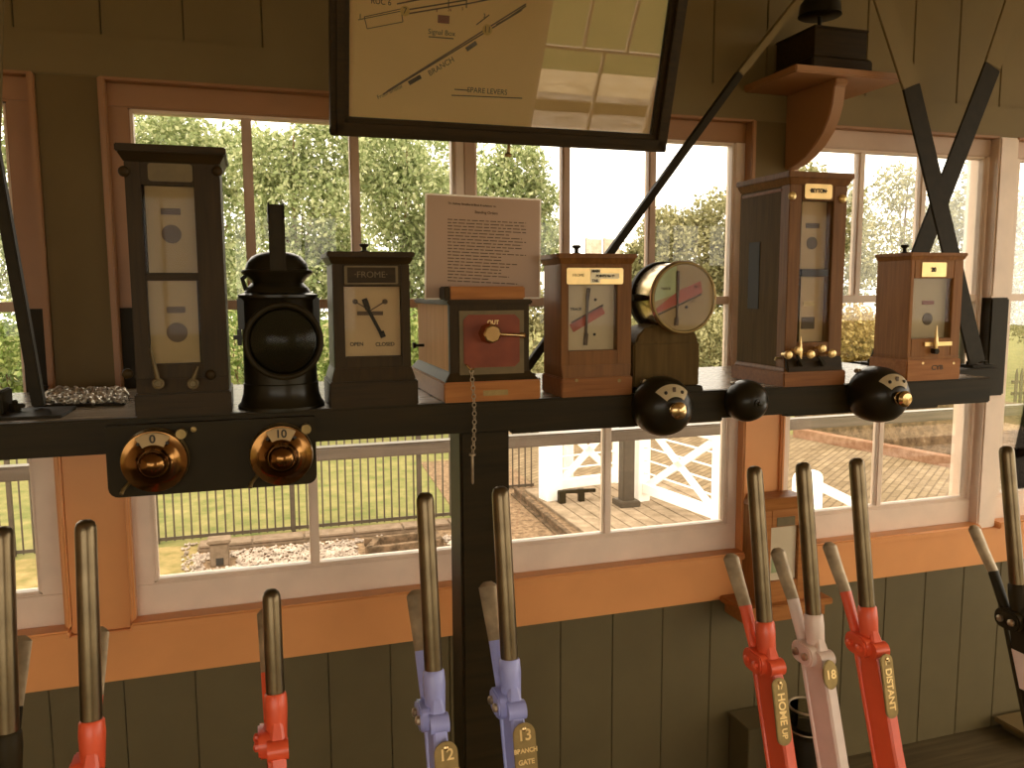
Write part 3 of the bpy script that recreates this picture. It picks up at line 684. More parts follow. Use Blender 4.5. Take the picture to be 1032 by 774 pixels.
J = Inst.__new__(Inst); J.Y = RY; J.x = c.x; J.r = dr
dl = MB().prismY(circ(0, cz, rr*.93, 56), -.0135, -.0125).build('dial', M['dial_dark'], dr)
def chord(pts, dy, t, m, nm): return MB().prismY([J.L(*p, dy) for p in pts], dy-t, dy).build(nm, m, dl)
chord([(660, 304), (657.5, 296), (662, 283), (671, 273), (681, 268), (682, 268), (682, 296)], -.0136, .0004, M['greenpaint'], 'green_sector')
chord([(660, 312), (657.5, 318), (708, 295), (706.5, 286), (706, 283), (684, 293)], -.0141, .0006, M['redpaint'], 'red_arm')
mb = MB(); seg(mb, J, (661, 318.5), (707, 296.5), .004, -.0145); mb.build('dark_edge', M['ink_soft'], dl)
mb = MB(); seg(mb, J, (683.5, 273), (683, 300), .008, -.0155); seg(mb, J, (683, 300), (682, 322), .005, -.0155); seg(mb, J, (682, 320), (681.5, 328), .011, -.0155); mb.build('needle', M['ink_soft'], dl)
x, z = J.L(692, 309.5, -.015); MB().prismY(circ(x, z, .004, 14), -.0152, -.014).build('pin', M['ink'], dl)
words(J, 'SIG', 702, 289, .010, M['ink'], -.0152, dl); words(J, 'TRACK', 671, 291, .0085, M['ink_soft'], -.0142, dl); words(J, 'LEFT', 698, 304, .0085, M['ink_soft'], -.014, dl)
MB().prismY(circ(0, cz, rr*.93, 56), -.0195, -.018).build('glass', M['dialglass'], dr)
x, z = J.L(634, 301, .09); MB().cyl((-rr*.9, .055, cz), (-rr-.018, .055, cz), .009, seg=12).build('side_screw', M['iron'], dr)
x0 = J.L(637, 360, .03)[0]; x1 = J.L(703, 360, .03)[0]; zt = J.L(670, 345, .015)[1]; 
MB().box(x0, x1, .02, .13, .012, zt).build('stand', M['olive_wood'], dr, bevel=.004)
MB().taper((x0-.001, x1+.006, .006, .14), 0, (x0-.002, x1+.002, .008, .132), .014).build('foot', M['blackpaint'], dr, bevel=.002)
mid = (x0+x1)/2
pts = [(x0+.004, zt-.001), (x1-.004, zt-.001), (x1-.012, zt+.02), (x1-.035, zt+.036), (rr*.3, cz-rr*.7), (-rr*.5, cz-rr*.7), (x0+.03, zt+.036), (x0+.012, zt+.02)]
MB().prismY(pts, .02, .11).build('neck', M['olive_wood'], dr, bevel=.003)

# --- tall block instrument, right
I = Inst('block_instrument', 'tall wooden block instrument with brass key row, behind the smallest black dome bell', 'instrument', 791, 851, 386.5)
a = I.L(793.5, 280)[0]; b = I.L(850, 280)[0]; hw = (b-a)/2
op = I.rect(805, 837, 202, 345, .015); top = I.L(822, 173)[1]; bod = I.L(822, 186)[1]
case(I, I.bw+.004, hw+.002, I.L(822, 374)[1], .012, bod, top-bod, .012, .235, op, M['olive_wood'], M['walnut'], M['walnutX'], ydial=.04)
pl = plate('name_plate', I, 811, 838.5, 185.5, 200.5, M['brass_bright'], .010, r=.006); words(I, '·BEYTON·', 825, 192.5, .0150, M['ink'], .008, pl, sx=.82, bold=.0004)
d1 = plate('dial', I, 807, 834, 203, 271, M['dial'], .041); d2 = plate('dial', I, 806, 834, 279, 345, M['dial'], .041)
plate('dial_divider', I, 805.5, 836, 271.5, 278.5, M['mahogX'], .036, .012)
plate('slot', I, 812, 825.5, 225, 230, M['ink_soft'], .0395, parent=d1); disc('flag', I, 818, 245, .0165, M['ink_soft'], .0395, parent=d1)
plate('slot', I, 809, 821, 304, 308.5, M['brass_dull'], .0395, parent=d2); plate('flag', I, 807.5, 820.5, 319.5, 331.5, M['ink_soft'], .0395, parent=d2)
for px, py in ((801, 197), (852, 200)):
    x, z = I.L(px, py); MB().lathe([(.011, 0), (.011, .004), (.008, .008), (.001, .010)], (min(x, hw), .012, z), (0, -1, 0), 16).build('screw_cap', M['brass_bright'], I.r)
mb = MB().taper((-hw, hw, -.002, .02), I.L(822, 374)[1], (-hw, hw, .006, .02), I.L(822, 360)[1]); mb.build('key_board', M['mahogX'], I.r, bevel=.003)
for px, py in ((793, 357.5), (803, 353), (815.5, 357), (827, 351), (837, 356)):
    x, z = I.L(px, py, -.01)
    mb = MB().lathe([(.004, 0), (.004, .02), (.011, .022), (.012, .026), (.009, .032), (.002, .034)], (x, .01, z), (0, -1, 0), 16); mb.build('key_knob', M['brass_bright'], I.r)
for px, py in ((808, 366), (829, 366)):
    x, z = I.L(px, py, -.01); MB().lathe([(.008, 0), (.010, .008), (.006, .016)], (x, .0, z), (0, -1, 0), 14).build('pivot', M['iron'], I.r)
    MB().bar((x, -.012, z), (x-.02, -.016, z+.02), .006, .006).build('drop_arm', M['iron'], I.r)
x, z = I.L(807, 362, -.015); h = I.L(807, 339, -.015)[1]-z
MB().lathe([(.004, 0), (.0055, h*.25), (.004, h*.6), (.001, h)], (x, -.012, z), (0, 0, 1), 10).build('switch_lever', M['brass_bright'], I.r)
# slot in the case side
zs0, zs1 = I.L(755, 304, .16)[1], I.L(755, 246, .16)[1]
MB().box(-hw-.0035, -hw, .135, .185, zs0-.02, zs1+.005).build('side_slot', M['ink'], I.r)
MB().box(-hw-.005, -hw, .045, .225, bod-.014, bod-.006).build('side_moulding', M['walnutX'], I.r, bevel=.002)
MB().tube([(-hw, .03, .075), (-hw-.016, .03, .075), (-hw-.018, .03, .068)], .003).build('side_hook', M['brass_dull'], I.r)

# --- small instrument 20, far right
I = Inst('block_indicator', 'small oak indicator with plate 20 and grey dial, rightmost on the shelf', 'instrument', 918, 972, 380)
a = I.L(912.5, 310)[0]; b = I.L(965.5, 310)[0]; hw = (b-a)/2; off = (a+b)/2*.45; I.x += off; I.r.location.x += off
op = I.rect(919.5, 959, 280.5, 341, .008); top = I.L(942, 254.5)[1]; bod = I.L(942, 262)[1]
case(I, I.bw, hw, I.L(944, 362)[1], .010, bod, top-bod, .007, .135, op, M['oak'], M['oak'], M['oakX'], yf=.006)
pl = plate('name_plate', I, 929, 953.5, 264.5, 279, M['brass_bright'], .005, r=.003); words(I, '20', 941, 272, .017, M['ink'], .003, pl, bold=.0005)
dl = plate('dial', I, 917, 960, 280, 342, M['dial_pale'], .031)
plate('slot', I, 929, 941, 303, 307, M['redpanel'], .0295, parent=dl); disc('flag', I, 934.5, 321.5, .017, M['ink_soft'], .0295, parent=dl)
x, z = I.L(942.5, 354, -.005); h = I.L(942.5, 328, -.005)[1]-z
MB().lathe([(.004, 0), (.007, h*.3), (.004, h*.6), (.001, h)], (x, -.006, z), (0, 0, 1), 10).build('switch_lever', M['brass_bright'], I.r)
plate('brass_bar', I, 931, 958, 344.5, 348.5, M['brass_bright'], .005, .005)
MB().cyl((x, .004, z), (x, -.012, z), .008, seg=12).build('switch_boss', M['iron'], I.r)
words(I, 'CYB', 944.5, 370.5, .018, M['ink_soft'], -.0005, bold=.0004, sx=1.2)
for px in (930, 961): disc('screw', I, px, 366, .0035, M['brass_bright'], 0)
knob_top(I, 912, 246.5, 255, M['iron'], .09)
MB().box(hw-.001, hw+.03, .04, .11, .06, .15).build('side_box', M['blackpaint'], I.r, bevel=.006)

# --- knobbly mat on the left end of the shelf
q0, q1, q2, q3 = atZ(33, 411, SH), atZ(126, 409, SH), atZ(128, 396.5, SH), atZ(56, 397, SH)
ct = (q0+q1+q2+q3)/4
mt = thing('knobbly_mat', 'small dark knobbly metal mesh mat lying at the left end of the shelf', 'mat', ct)
Q = [v-ct for v in (q0, q1, q2, q3)]
MB().prismZ([(v.x, v.y) for v in Q], 0, .006).build('pad', M['iron'], mt, bevel=.002)
mb = MB()
for k in range(330):
    u, v = random.random(), random.random()
    p = (Q[0]*(1-u)+Q[1]*u)*(1-v)+(Q[3]*(1-u)+Q[2]*u)*v
    mb.torus((p.x, p.y, .012+random.uniform(-.002, .003)), .0062, .0026, (random.uniform(-1, 1), random.uniform(-1, 1), random.uniform(.2, 1)), 9, 5)
o = mb.build('loops', M['mat_loops'], mt); o['kind'] = 'stuff'

# ================================================================ BELLS / COMMUTATORS ON THE SHELF FRONT
a, b = at(108, 470, SY-.012), at(319, 470, SY-.012); zt = SH-.012; zbm = at(215, 494, SY-.012).z
bd = thing('commutator_board', 'black board with rounded lower corners fixed under the shelf behind two brass commutators', 'board', ((a.x+b.x)/2, SY-.010, zbm))
h = (b.x-a.x)/2; H = zt-zbm
pts = [(-h, H), (-h, .02)]+[(-h+.02-.02*math.cos(t), .02-.02*math.sin(t)) for t in (.4, .8, 1.2, 1.57)]+[(h-.02+.02*math.sin(t), .02-.02*math.cos(t)) for t in (0, .4, .8, 1.2)]+[(h, .02), (h, H)]
MB().prismY(pts, -.010, .010).build('panel', M['blackpaint'], bd, bevel=.002)
for px, py in ((195, 413+20), (285, 446)):
    p = at(px, py, SY-.024); MB().lathe([(.006, 0), (.006, .003), (.003, .004)], (p.x-bd.location.x, -.010, p.z-zbm), (0, -1, 0), 10).build('screw', M['brass_dull'], bd)
BYF = SY-.022
def sector(cx, cz, r0, r1, a0, a1, y0, y1, n=10):
    pts = [(cx+r1*math.sin(math.radians(a0+(a1-a0)*k/n)), cz+r1*math.cos(math.radians(a0+(a1-a0)*k/n))) for k in range(n+1)]
    pts += [(cx+r0*math.sin(math.radians(a1-(a1-a0)*k/n)), cz+r0*math.cos(math.radians(a1-(a1-a0)*k/n))) for k in range(n+1)]
    return pts
def commutator(px, py, R, num, label, ang):
    p = at(px, py, BYF-.04); r = R/F*(p-Vector((0, 0, EZ))).dot(FW)
    t = thing('commutator', label, 'commutator', (p.x, BYF, p.z))
    MB().lathe([(r, 0), (r, .022), (r*.96, .028)], (0, 0, 0), (0, -1, 0), 48).build('case', M['brass_dull'], t)
    MB().lathe([(r*.985, .026), (r*.96, .034), (r*.8, .036), (r*.58, .041), (r*.46, .050), (r*.43, .056)], (0, 0, 0), (0, -1, 0), 48).build('face', M['brass_face'], t)
    MB().ball((0, -.060, 0), r*.42, 24, .8, (0, 1, 0)).build('knob', M['brass_face'], t)
    w = MB().prismY(sector(0, 0, r*.55, r*.92, -ang, ang, 0, 0), -.043, -.0352).build('number_window', M['dial'], t)
    text(num, r*.36, M['ink'], w, (0, -.0436, r*.73), bold=.0006)
    for s in (-1, 1): MB().prismY(circ(s*r*.42, r*.60, r*.055, 10), -.0442, -.043).build('dot', M['ink'], w)
    MB().cyl((r*.80, -.004, r*.80), (r*.80, -.026, r*.80), r*.16, seg=14).build('terminal', M['brass_dull'], t)
    MB().tube([(-r*.78, -.006, -r*.7), (-r*.95, -.02, -r*.85), (-r*1.0, -.028, -r*.98)], .004).build('catch', M['brass_dull'], t)
    return t
commutator(155, 466, 32.5, '0', 'round brass commutator numbered 0 with a ball knob, under the tall left instrument', 33)
commutator(284, 460, 31.5, '10', 'round brass commutator numbered 10 with a ball knob, under the hand lamp', 30)
def dome(px, py, R, depth, label, brass=True, cat='bell'):
    p = at(px, py, SY-depth*.6); r = R/F*(p-Vector((0, 0, EZ))).dot(FW)
    t = thing('dome_bell', label, cat, (p.x, SY, p.z))
    d = depth
    MB().lathe([(r*.9, 0), (r*.98, d*.1), (r, d*.25), (r*.97, d*.48), (r*.86, d*.70), (r*.66, d*.87), (r*.4, d*.97), (r*.18, d)], (0, 0, 0), (0, -1, 0), 48).build('dome', M['blackenamel'], t)
    if brass:
        MB().lathe([(r*.22, d*.97), (r*.22, d*1.02), (r*.17, d*1.04), (r*.17, d*1.08), (r*.26, d*1.11), (r*.28, d*1.18), (r*.2, d*1.24), (.0005, d*1.26)], (0, 0, 0), (0, -1, 0), 24).build('plunger', M['brass'], t)
        # number plate set on the dome's front
        mb = MB(); n = 12; vs = []
        def surf(rad, a):
            prof = [(r*1.0, .25), (r*.97, .48), (r*.86, .70), (r*.66, .87), (r*.4, .97), (r*.18, 1)]
            for (ra, da), (rb, db) in zip(prof[:-1], prof[1:]):
                if rb <= rad <= ra: dd = da+(db-da)*(ra-rad)/(ra-rb); break
            return (rad*math.sin(a), -d*dd-.0025, rad*math.cos(a))
        for k in range(n+1):
            a = math.radians(-46+92*k/n)
            for q in (.42, .55, .68, .80): vs.append(surf(r*q, a))
        fs = [(k*4+j, k*4+j+1, k*4+j+5, k*4+j+4) for k in range(n) for j in range(3)]
        mb.add(vs, fs); pl = mb.build('number_plate', M['dial_pale'], t)
        for s in (-1, 1):
            q = surf(r*.62, math.radians(s*28)); MB().ball((q[0], q[1], q[2]), r*.06, 8).build('dot', M['ink'], pl)
        q = surf(r*.62, 0); MB().box(q[0]-r*.05, q[0]+r*.05, q[1]-.002, q[1]+.001, q[2]-r*.1, q[2]+r*.1).build('mark', M['ink_soft'], pl)
    else:
        MB().lathe([(r*.2, d*.97), (r*.2, d*1.06), (r*.1, d*1.07), (r*.1, d*1.16), (r*.02, d*1.17)], (0, 0, 0), (0, -1, 0), 20).build('nut', M['blackenamel'], t)
    MB().cyl((-r*.55, -d*.15, r*.82), (-r*.55, .0, r*.82), r*.08, seg=10).build('terminal', M['steel_dull'], t)
    return t
dome(673, 411, 31, .095, 'black dome bell with brass plunger and number plate, below the round drum repeater')
dome(757, 405, 21.5, .075, 'smallest black dome bell without a plunger, beside the tall right instrument', False)
dome(893, 399, 29, .115, 'large black dome bell with brass plunger, under the rightmost instrument')

# ================================================================ CORBEL SHELF WITH BELL
zb_ = at(745, 93, W).z
p0 = atZ(805, 72, zb_); p1 = atZ(907, 83, zb_)
cb = thing('corbel_shelf', 'small wall shelf on a big curved corbel at upper right', 'shelf', (1.74, W, Z(.40)))
zb = zb_-Z(.40)
MB().box(p0.x-1.74-.01, p1.x-1.74, p0.y-W, 0, zb, zb+.022).build('shelf_board', M['tan'], cb, bevel=.004)
pts = [(0, 0), (-.02, .0), (-.065, .010), (-.11, .028), (-.155, .056), (-.19, .088), (-.215, .125), (-.230, .165), (-.238, zb-.02), (-.246, zb-.016), (-.246, zb), (0, zb)]
MB().prismX(pts, -.018, .026).build('corbel', M['tan'], cb, bevel=.003)
tz = zb_+.022
f0 = atZ(821, 72, tz); f1 = atZ(886, 74, tz)
bw_ = (f1.x-f0.x)/2+.008
be = thing('block_bell', 'old wooden block bell with a dark gong, standing on the corbel shelf', 'bell', ((f0.x+f1.x)/2, f0.y, tz))
def bz(px, py): q = at(px, py, f0.y); return q.z-tz
z1 = bz(822, 55); z2 = bz(823, 24)
MB().box(-bw_, bw_, 0, W-f0.y-.005, 0, z1-.004).build('base', M['mahogX'], be, bevel=.004)
MB().taper((-bw_+.004, bw_-.004, .002, W-f0.y-.007), z1-.004, (-bw_+.012, bw_-.016, .01, W-f0.y-.02), z1+.004).build('plinth', M['mahogX'], be)
MB().box(-bw_+.010, bw_-.018, .008, W-f0.y-.012, z1, z2-.008).build('case', M['mahogX'], be, bevel=.002)
MB().box(-bw_+.006, bw_-.014, .004, W-f0.y-.01, z2-.008, z2).build('lid', M['mahogX'], be, bevel=.003)
g = at(826, 20, f0.y+.07); gx = g.x-be.location.x; gz = z2
MB().cyl((gx, .07, gz-.001), (gx, .07, gz+.06), .006, seg=10).build('gong_post', M['iron'], be)
MB().lathe([(.062, .048), (.066, .050), (.063, .068), (.060, .088), (.053, .108), (.038, .122), (.0, .128)], (gx, .07, gz), seg=32).build('gong', M['blackenamel'], be)

# ================================================================ LEVERS
LYT, LYB, LZT, LZB = 1.376, 1.325, Z(-.35), Z(-.655)
def lever(X, paint, label, plate_kind=None, txt=(), short=0.0, handle_r=.0158, bands=False, cdx=.0):
    """root at the floor slot; lever lies in the plane X"""
    y_floor = 1.325-.31*(LZB-0)
    t = thing('signal_lever', label, 'lever', (X, 1.02, 0))
    def Yz(y, z): return (0, y-1.02, z)
    dirh = Vector((0, LYT-LYB, LZT-LZB)).normalized()
    top = Vector((0, LYT-1.02, LZT)) - dirh*short; bot = Vector((0, LYB-1.02, LZB))
    L = (top-bot).length; r = handle_r
    MB().lathe([(r*.97, -.02), (r*.97, 0), (r, .01), (r, L-.02), (r*.97, L-.012), (r*.82, L-.005), (r*.5, L-.001), (.0005, L)], bot, dirh, 24).build('handle', M['steel'], t)
    # painted socket and bar
    def P(z): # centre of bar in y at height z
        dz = LZB-z; return LYB-1.02-(.24*dz+.16*max(0, dz-.05)*min(1, dz*2.2)*.5)
    mb = MB().lathe([(r*.8, -.085), (r*1.08, -.07), (r*1.24, -.02), (r*1.18, .0), (r*1.05, .003)], bot, dirh, 24)
    zs = [LZB-.03, LZB-.06, LZB-.10, LZB-.16, LZB-.26, LZB-.40, LZB-.65, LZB-.9, .0]
    ths = [r*.5, r*.78, .0125, .0125, .0125, .0125, .0125, .0125, .0125]
    wds = [.012, .021, .030, .033, .034, .035, .037, .038, .038]
    secs = list(zip(zs, ths, wds))
    def bars(secs):
        vs = []; fs = []
        for z, a, w in secs:
            y = P(z); c = .004
            vs += [(-a+c, y-w, z), (a-c, y-w, z), (a, y-w+c, z), (a, y+w-c, z), (a-c, y+w, z), (-a+c, y+w, z), (-a, y+w-c, z), (-a, y-w+c, z)]
        for k in range(len(secs)-1):
            for i in range(8): fs.append((k*8+i, k*8+(i+1) % 8, k*8+8+(i+1) % 8, k*8+8+i))
        fs += [tuple(range(8)), tuple(len(vs)-8+i for i in range(8))]
        return vs, fs
    def interp(z):
        for (za, aa, wa), (zb, ab, wb) in zip(secs[:-1], secs[1:]):
            if zb <= z <= za: f = (za-z)/(za-zb); return (z, aa+(ab-aa)*f, wa+(wb-wa)*f)
    mb.add(*bars(secs))
    # knuckle lobes
    ky, kz = P(LZB-.085), LZB-.085
    mb.cyl((-.0165, ky-.014, kz+.008), (.0165, ky-.014, kz+.008), .0165, seg=20)
    mb.build('bar', paint, t, bevel=0)
    if bands:
        for a, b in bands:
            ss = [interp(a), interp(b)]; ss = [(z, th+.0012, w+.0012) for z, th, w in ss]
            mb2 = MB(); mb2.add(*bars(ss)); mb2.build('white_band', M['white'], t)
    # catch: pivot block, painted arm, steel thumb piece
    py, pz = P(LZB-.08)+.030, LZB-.075
    pv = MB().prismX(rrect(py-.046, py+.019, pz-.022, pz+.021, .0195, 6), -.030, .008).build('catch_pivot', paint, t, bevel=.003)
    for dy in (.000, -.028):
        MB().lathe([(.008, 0), (.008, .005), (.005, .007), (.001, .008)], (-.030, py+dy, pz-.001), (-1, 0, 0), 8).build('bolt', M['steel_dull'] if paint is not M['red'] else paint, pv)
    p0 = Vector((-.008+cdx*.0, py+.001, pz)); p2 = Vector((-.006, 1.436-1.02, Z(-.560))); p1 = p0.lerp(p2, .52)+Vector((0, -.006, 0))
    def arm(pts, w0, w1, th0, th1):
        vs = []; fs = []; n = len(pts)
        for k, p in enumerate(pts):
            f = k/(n-1); w = w0+(w1-w0)*f; th = th0+(th1-th0)*f
            d = (pts[min(k+1, n-1)]-pts[max(k-1, 0)]).normalized(); nrm = Vector((0, d.z, -d.y)); q = 10
            for i in range(q):
                a = 2*math.pi*i/q; vs.append(p+Vector((w*math.cos(a), 0, 0))+nrm*(th*math.sin(a)))
        for k in range(n-1):
            for i in range(10): fs.append((k*10+i, k*10+(i+1) % 10, k*10+10+(i+1) % 10, k*10+10+i))
        fs += [tuple(range(10))[::-1], tuple((n-1)*10+i for i in range(10))]
        return vs, fs
    mb = MB(); mb.add(*arm([p0, p0.lerp(p1, .5), p1], .0115, .0150, .010, .007)); ca = mb.build('catch_arm', paint, t)
    tip = p2+(p2-p1).normalized()*.01
    mb = MB(); mb.add(*arm([p1-(p1-p0)*.02, p1.lerp(p2, .5)+Vector((0, .003, 0)), p2+Vector((0, .003, 0))], .0150, .0190, .0068, .0055))
    mb.add(*arm([p2+Vector((0, .003, 0)), p2.lerp(tip, .6)+Vector((0, .003, 0)), tip+Vector((0, .003, 0))], .0190, .0085, .0055, .003)); mb.build('catch_handle', M['steel_dull'], t)
    # rod down the bar
    MB().cyl((-.012, py+.006, pz-.01), (-.012, P(.35)+.034, .35), .005, seg=8).build('catch_rod', paint, t)
    # number plate on the front edge
    if plate_kind:
        zt, ln, wd, oval = plate_kind[:4]; plx = plate_kind[4] if len(plate_kind) > 4 else .004
        s = P(LZB-.2)-P(LZB-.3); ang = math.atan2(.31, 1); zc = zt-ln/2*math.cos(ang)
        yc = P(zc)-.042
        e = bpy.data.objects.new('number_plate', None)
        pts = [(wd/2*math.cos(2*math.pi*k/28), ln/2*math.sin(2*math.pi*k/28)) for k in range(28)] if oval else rrect(-wd/2, wd/2, -ln/2, ln/2, wd/2-.0006, 8)
        pl = MB().prismY(pts, -.002, .002).build('number_plate', M['brass_dull'], t, bevel=.0008)
        pl.location = (plx, yc, zc); pl.rotation_euler = (-ang*.75, 0, 0)
        fr_ = MB().prismY([(x*.86, z*.95) for x, z in pts], -.0026, -.002).build('plate_face', M['brass_dull'], pl)
        for (sx, szz, size, rz) in txt:
            text(sx, size, M['brass_bright'], pl, (0, -.003, szz), (math.pi/2, rz, 0), bold=.0004)
        if not oval:
            MB().lathe([(.004, 0), (.004, .002), (.001, .003)], (0, -.002, ln/2-.010), (0, -1, 0), 8).build('rivet', M['brass'], pl)
    return t
SPX = .1335
lever(at(2, 530, LYT).x+.0, M['blackpaint'], 'black signal lever at the left edge of the view', handle_r=.016)
lever(at(86, 523, LYT).x, M['red'], 'red signal lever in front of the left pillar, second lever from the left edge')
lever(at(273, 590, LYT).x, M['red'], 'red signal lever with a shortened handle, below the number 10 commutator', (LZB-.152, .10, .036, False), (('10', .030, .022, 0),), short=.138, handle_r=.0148)
lever(at(428, 497, LYT).x, M['blue'], 'blue signal lever with brass plate 12, left of the black support post', (LZB-.094, .115, .040, False), (('12', .036, .026, 0), ('BRANCH', .009, .0105, 0), ('GATE', -.012, .0115, 0)))
lever(at(504, 490, LYT).x, M['blue'], 'blue signal lever with brass plate 13, in front of the black support post', (LZB-.086, .125, .040, False), (('13', .042, .026, 0), ('BRANCH', .017, .0105, 0), ('GATE', -.002, .0115, 0), ('LOCK', -.021, .0115, 0)))
lever(at(760, 470, LYT).x, M['red'], 'red signal lever with long brass plate, left of the white lever', (LZB-.084, .125, .032, False, -.012), (('17', .046, .013, 0), ('HOME', .005, .021, math.pi/2), ('UP', -.04, .016, math.pi/2)))
lever(at(809, 466, LYT).x, M['white'], 'white signal lever with small oval brass plate 18', (LZB-.068, .056, .034, True, -.008), (('18', .0, .024, 0),))
lever(at(863, 460, LYT).x, M['red'], 'red signal lever with long brass plate, right of the white lever', (LZB-.074, .125, .030, False, -.006), (('19', .046, .013, 0), ('DISTANT', -.006, .020, math.pi/2)))
lever(at(1014, 448, LYT).x, M['blackpaint'], 'black signal lever with white bands at the right edge of the view', bands=[(LZB-.142, LZB-.222), (LZB-.30, LZB-.38)])

# ================================================================ THINGS BY THE LOWER WALL
Yw = 2.27
a, b = at(768, 560, Yw), at(818, 560, Yw); x = (a.x+b.x)/2; hw = (b.x-a.x)/2
zb0 = at(790, 612, Yw).z
wi = thing('wall_indicator', 'small oak cased indicator fixed to the wall behind the white lever', 'instrument', (x, Yw, zb0))
def wl(px, py, dy=0): q = at(px, py, Yw+dy); return q.x-x, q.z-zb0
zt = wl(790, 513)[1]
x0, x1 = wl(777, 555)[0], wl(804, 555)[0]; z0, z1 = wl(790, 585)[1], wl(790, 531)[1]
MB().box(-hw, x0, 0, .02, .02, zt).box(x1, hw, 0, .02, .02, zt).box(x0, x1, 0, .02, .02, z0).box(x0, x1, 0, .02, z1, zt).build('front_frame', M['oakX'], wi, bevel=.002)
MB().box(-hw, hw, .018, W-Yw-.014, .02, zt).build('case', M['oak'], wi, bevel=.002)
MB().taper((-hw-.004, hw+.004, -.004, W-Yw-.013), zt-.001, (-hw+.01, hw-.01, .03, W-Yw-.013), zt+.03).build('sloped_top', M['oakX'], wi, bevel=.002)
dl = MB().box(x0, x1, .012, .019, z0, z1).build('dial', M['dial_lit'], wi)
c0 = wl(781, 572)[0], wl(788, 572)[0]; MB().box(c0[0]-.006, c0[1]+.012, .0105, .012, wl(785, 578)[1], wl(785, 563)[1]).build('green_patch', M['greenpaint'], dl)
MB().box(x0, x1, .006, .008, z0, z1).build('glass', M['dialglass'], wi)
MB().box(wl(783, 525)[0], wl(801, 525)[0], -.002, 0, wl(790, 530)[1], wl(790, 521)[1]).build('name_plate', M['dull_plate'], wi)
sa, sb = wl(739, 605)[0], wl(834, 605)[0]
MB().box(sa+.02, sb, -.03, W-Yw-.014, 0, .022).build('shelf_board', M['oakX'], wi, bevel=.004)
MB().box(sa+.04, sb-.02, -.015, W-Yw-.014, -.04, 0).build('apron', M['oakX'], wi, bevel=.003)
MB().prismX([(-.01, -.04), (W-Yw-.014, -.04), (W-Yw-.014, -.10), (.08, -.085)], -.04, .02).build('bracket', M['oakX'], wi, bevel=.003)
# jar on the floor
p = at(812, 760, 2.16); 
jr = thing('glass_jar', 'dark glass jar with bright rim standing behind the white lever', 'jar', (p.x, 2.16, 0))
zt = at(812, 712, 2.16).z; R = .062
MB().lathe([(R*.95, 0), (R, .01), (R, zt-.12), (R*.9, zt-.10), (R*.9, zt-.09), (R, zt-.075)], seg=32).build('dark_body', M['blackenamel'], jr)
MB().lathe([(R, zt-.078), (R*1.02, zt-.04), (R*1.0, zt), (R*.93, zt), (R*.93, zt-.06)], seg=32).build('glass_rim', M['jar'], jr)
MB().torus((0, 0, zt), R*.97, .004, (0, 0, 1), 32, 8).build('lip', M['steel_dull'], jr)
MB().torus((0, 0, zt-.075), R*1.0, .003, (0, 0, 1), 32, 8).build('ring', M['steel_dull'], jr)
q0, q1 = at(744, 760, 2.34), at(790, 760, 2.34); zt = at(755, 724, 2.34).z
cbx = thing('wooden_box', 'dark wooden box standing against the wall behind the left red lever of the three', 'box', ((q0.x+q1.x)/2, 2.34, 0))
h = (q1.x-q0.x)/2
MB().box(-h, h, -.06, .06, 0, zt-.015).build('body', M['olive_low'], cbx, bevel=.003)
MB().box(-h-.006, h+.006, -.068, .068, zt-.016, zt).build('lid', M['olive_low'], cbx, bevel=.003)
q0 = at(1014, 740, 2.3); bx = thing('wooden_step', 'low brown wooden step on the floor against the wall at lower right', 'step', (q0.x+.38, 2.29, 0))
MB().box(-.34, .4, -.07, .105, .035, .055).build('tread', M['brown_pillar'], bx, bevel=.004)
for s in (-.28, .36): MB().box(s-.02, s+.02, -.06, .10, 0, .036).build('riser', M['olive_low'], bx)

# ================================================================ OUTSIDE
G = Z(-3.0)
def ground(name, pts, z, m):
    return struct(MB().prismZ(pts, z-.05, z).build(name, m, smooth=False))
ground('ground_lawn', [(-60, 2.6), (60, 2.6), (60, 90), (-60, 90)], G-.02, M['lawn'])
ground('ground_lawn', [(-60, -2.6), (60, -2.6), (60, -60), (-60, -60)], G-.02, M['lawn'])
def gz(px, py): p = atZ(px, py, G); return p.x, p.y
ground('ground_dry_grass', [(-8, 4), (-.75, 4), (-.7, 10.2), (-8, 10.3)], G-.012, M['lawn_dry'])
ground('ground_earth', [(-.9, 4), (4.2, 4), (4.2, 14), (2.7, 14), (2.5, 10.35), (-.7, 10.35)], G-.01, M['earth'])
ground('ground_road', [(4.0, 3.2), (40, 3.2), (40, 10.3), (12.2, 10.35), (10.4, 14.5), (7, 30), (5.0, 30), (4.0, 11)], G-.006, M['setts'])
# crossing deck of weathered planks
dk = thing('crossing_deck', 'weathered plank deck of the level crossing outside the middle window', 'deck', (3.9, 8.5, G-.02))
mb = MB()
for k in range(11):
    mb.box(-.12+k*.215, -.12+k*.215+.204, -4.2, 2.9, 0, .05)
mb.build('planks', M['deckwood'], dk, bevel=.006)
a, b = gz(519, 498), gz(578, 550)
rl = thing('track_rail', 'rusty rail running along the left edge of the plank deck', 'rail', (a[0], a[1], G-.01))
d = Vector((b[0]-a[0], b[1]-a[1], 0)); d = d.normalized()*7
MB().bar((0, 0, .11), (d.x, d.y, .11), .07, .03, (0, 0, 1)).build('head', M['rust'], rl, bevel=.006)
MB().bar((0, 0, .06), (d.x, d.y, .06), .025, .09, (0, 0, 1)).build('web', M['rust'], rl)
MB().bar((0, 0, .012), (d.x, d.y, .012), .13, .02, (0, 0, 1)).build('foot', M['rust'], rl)
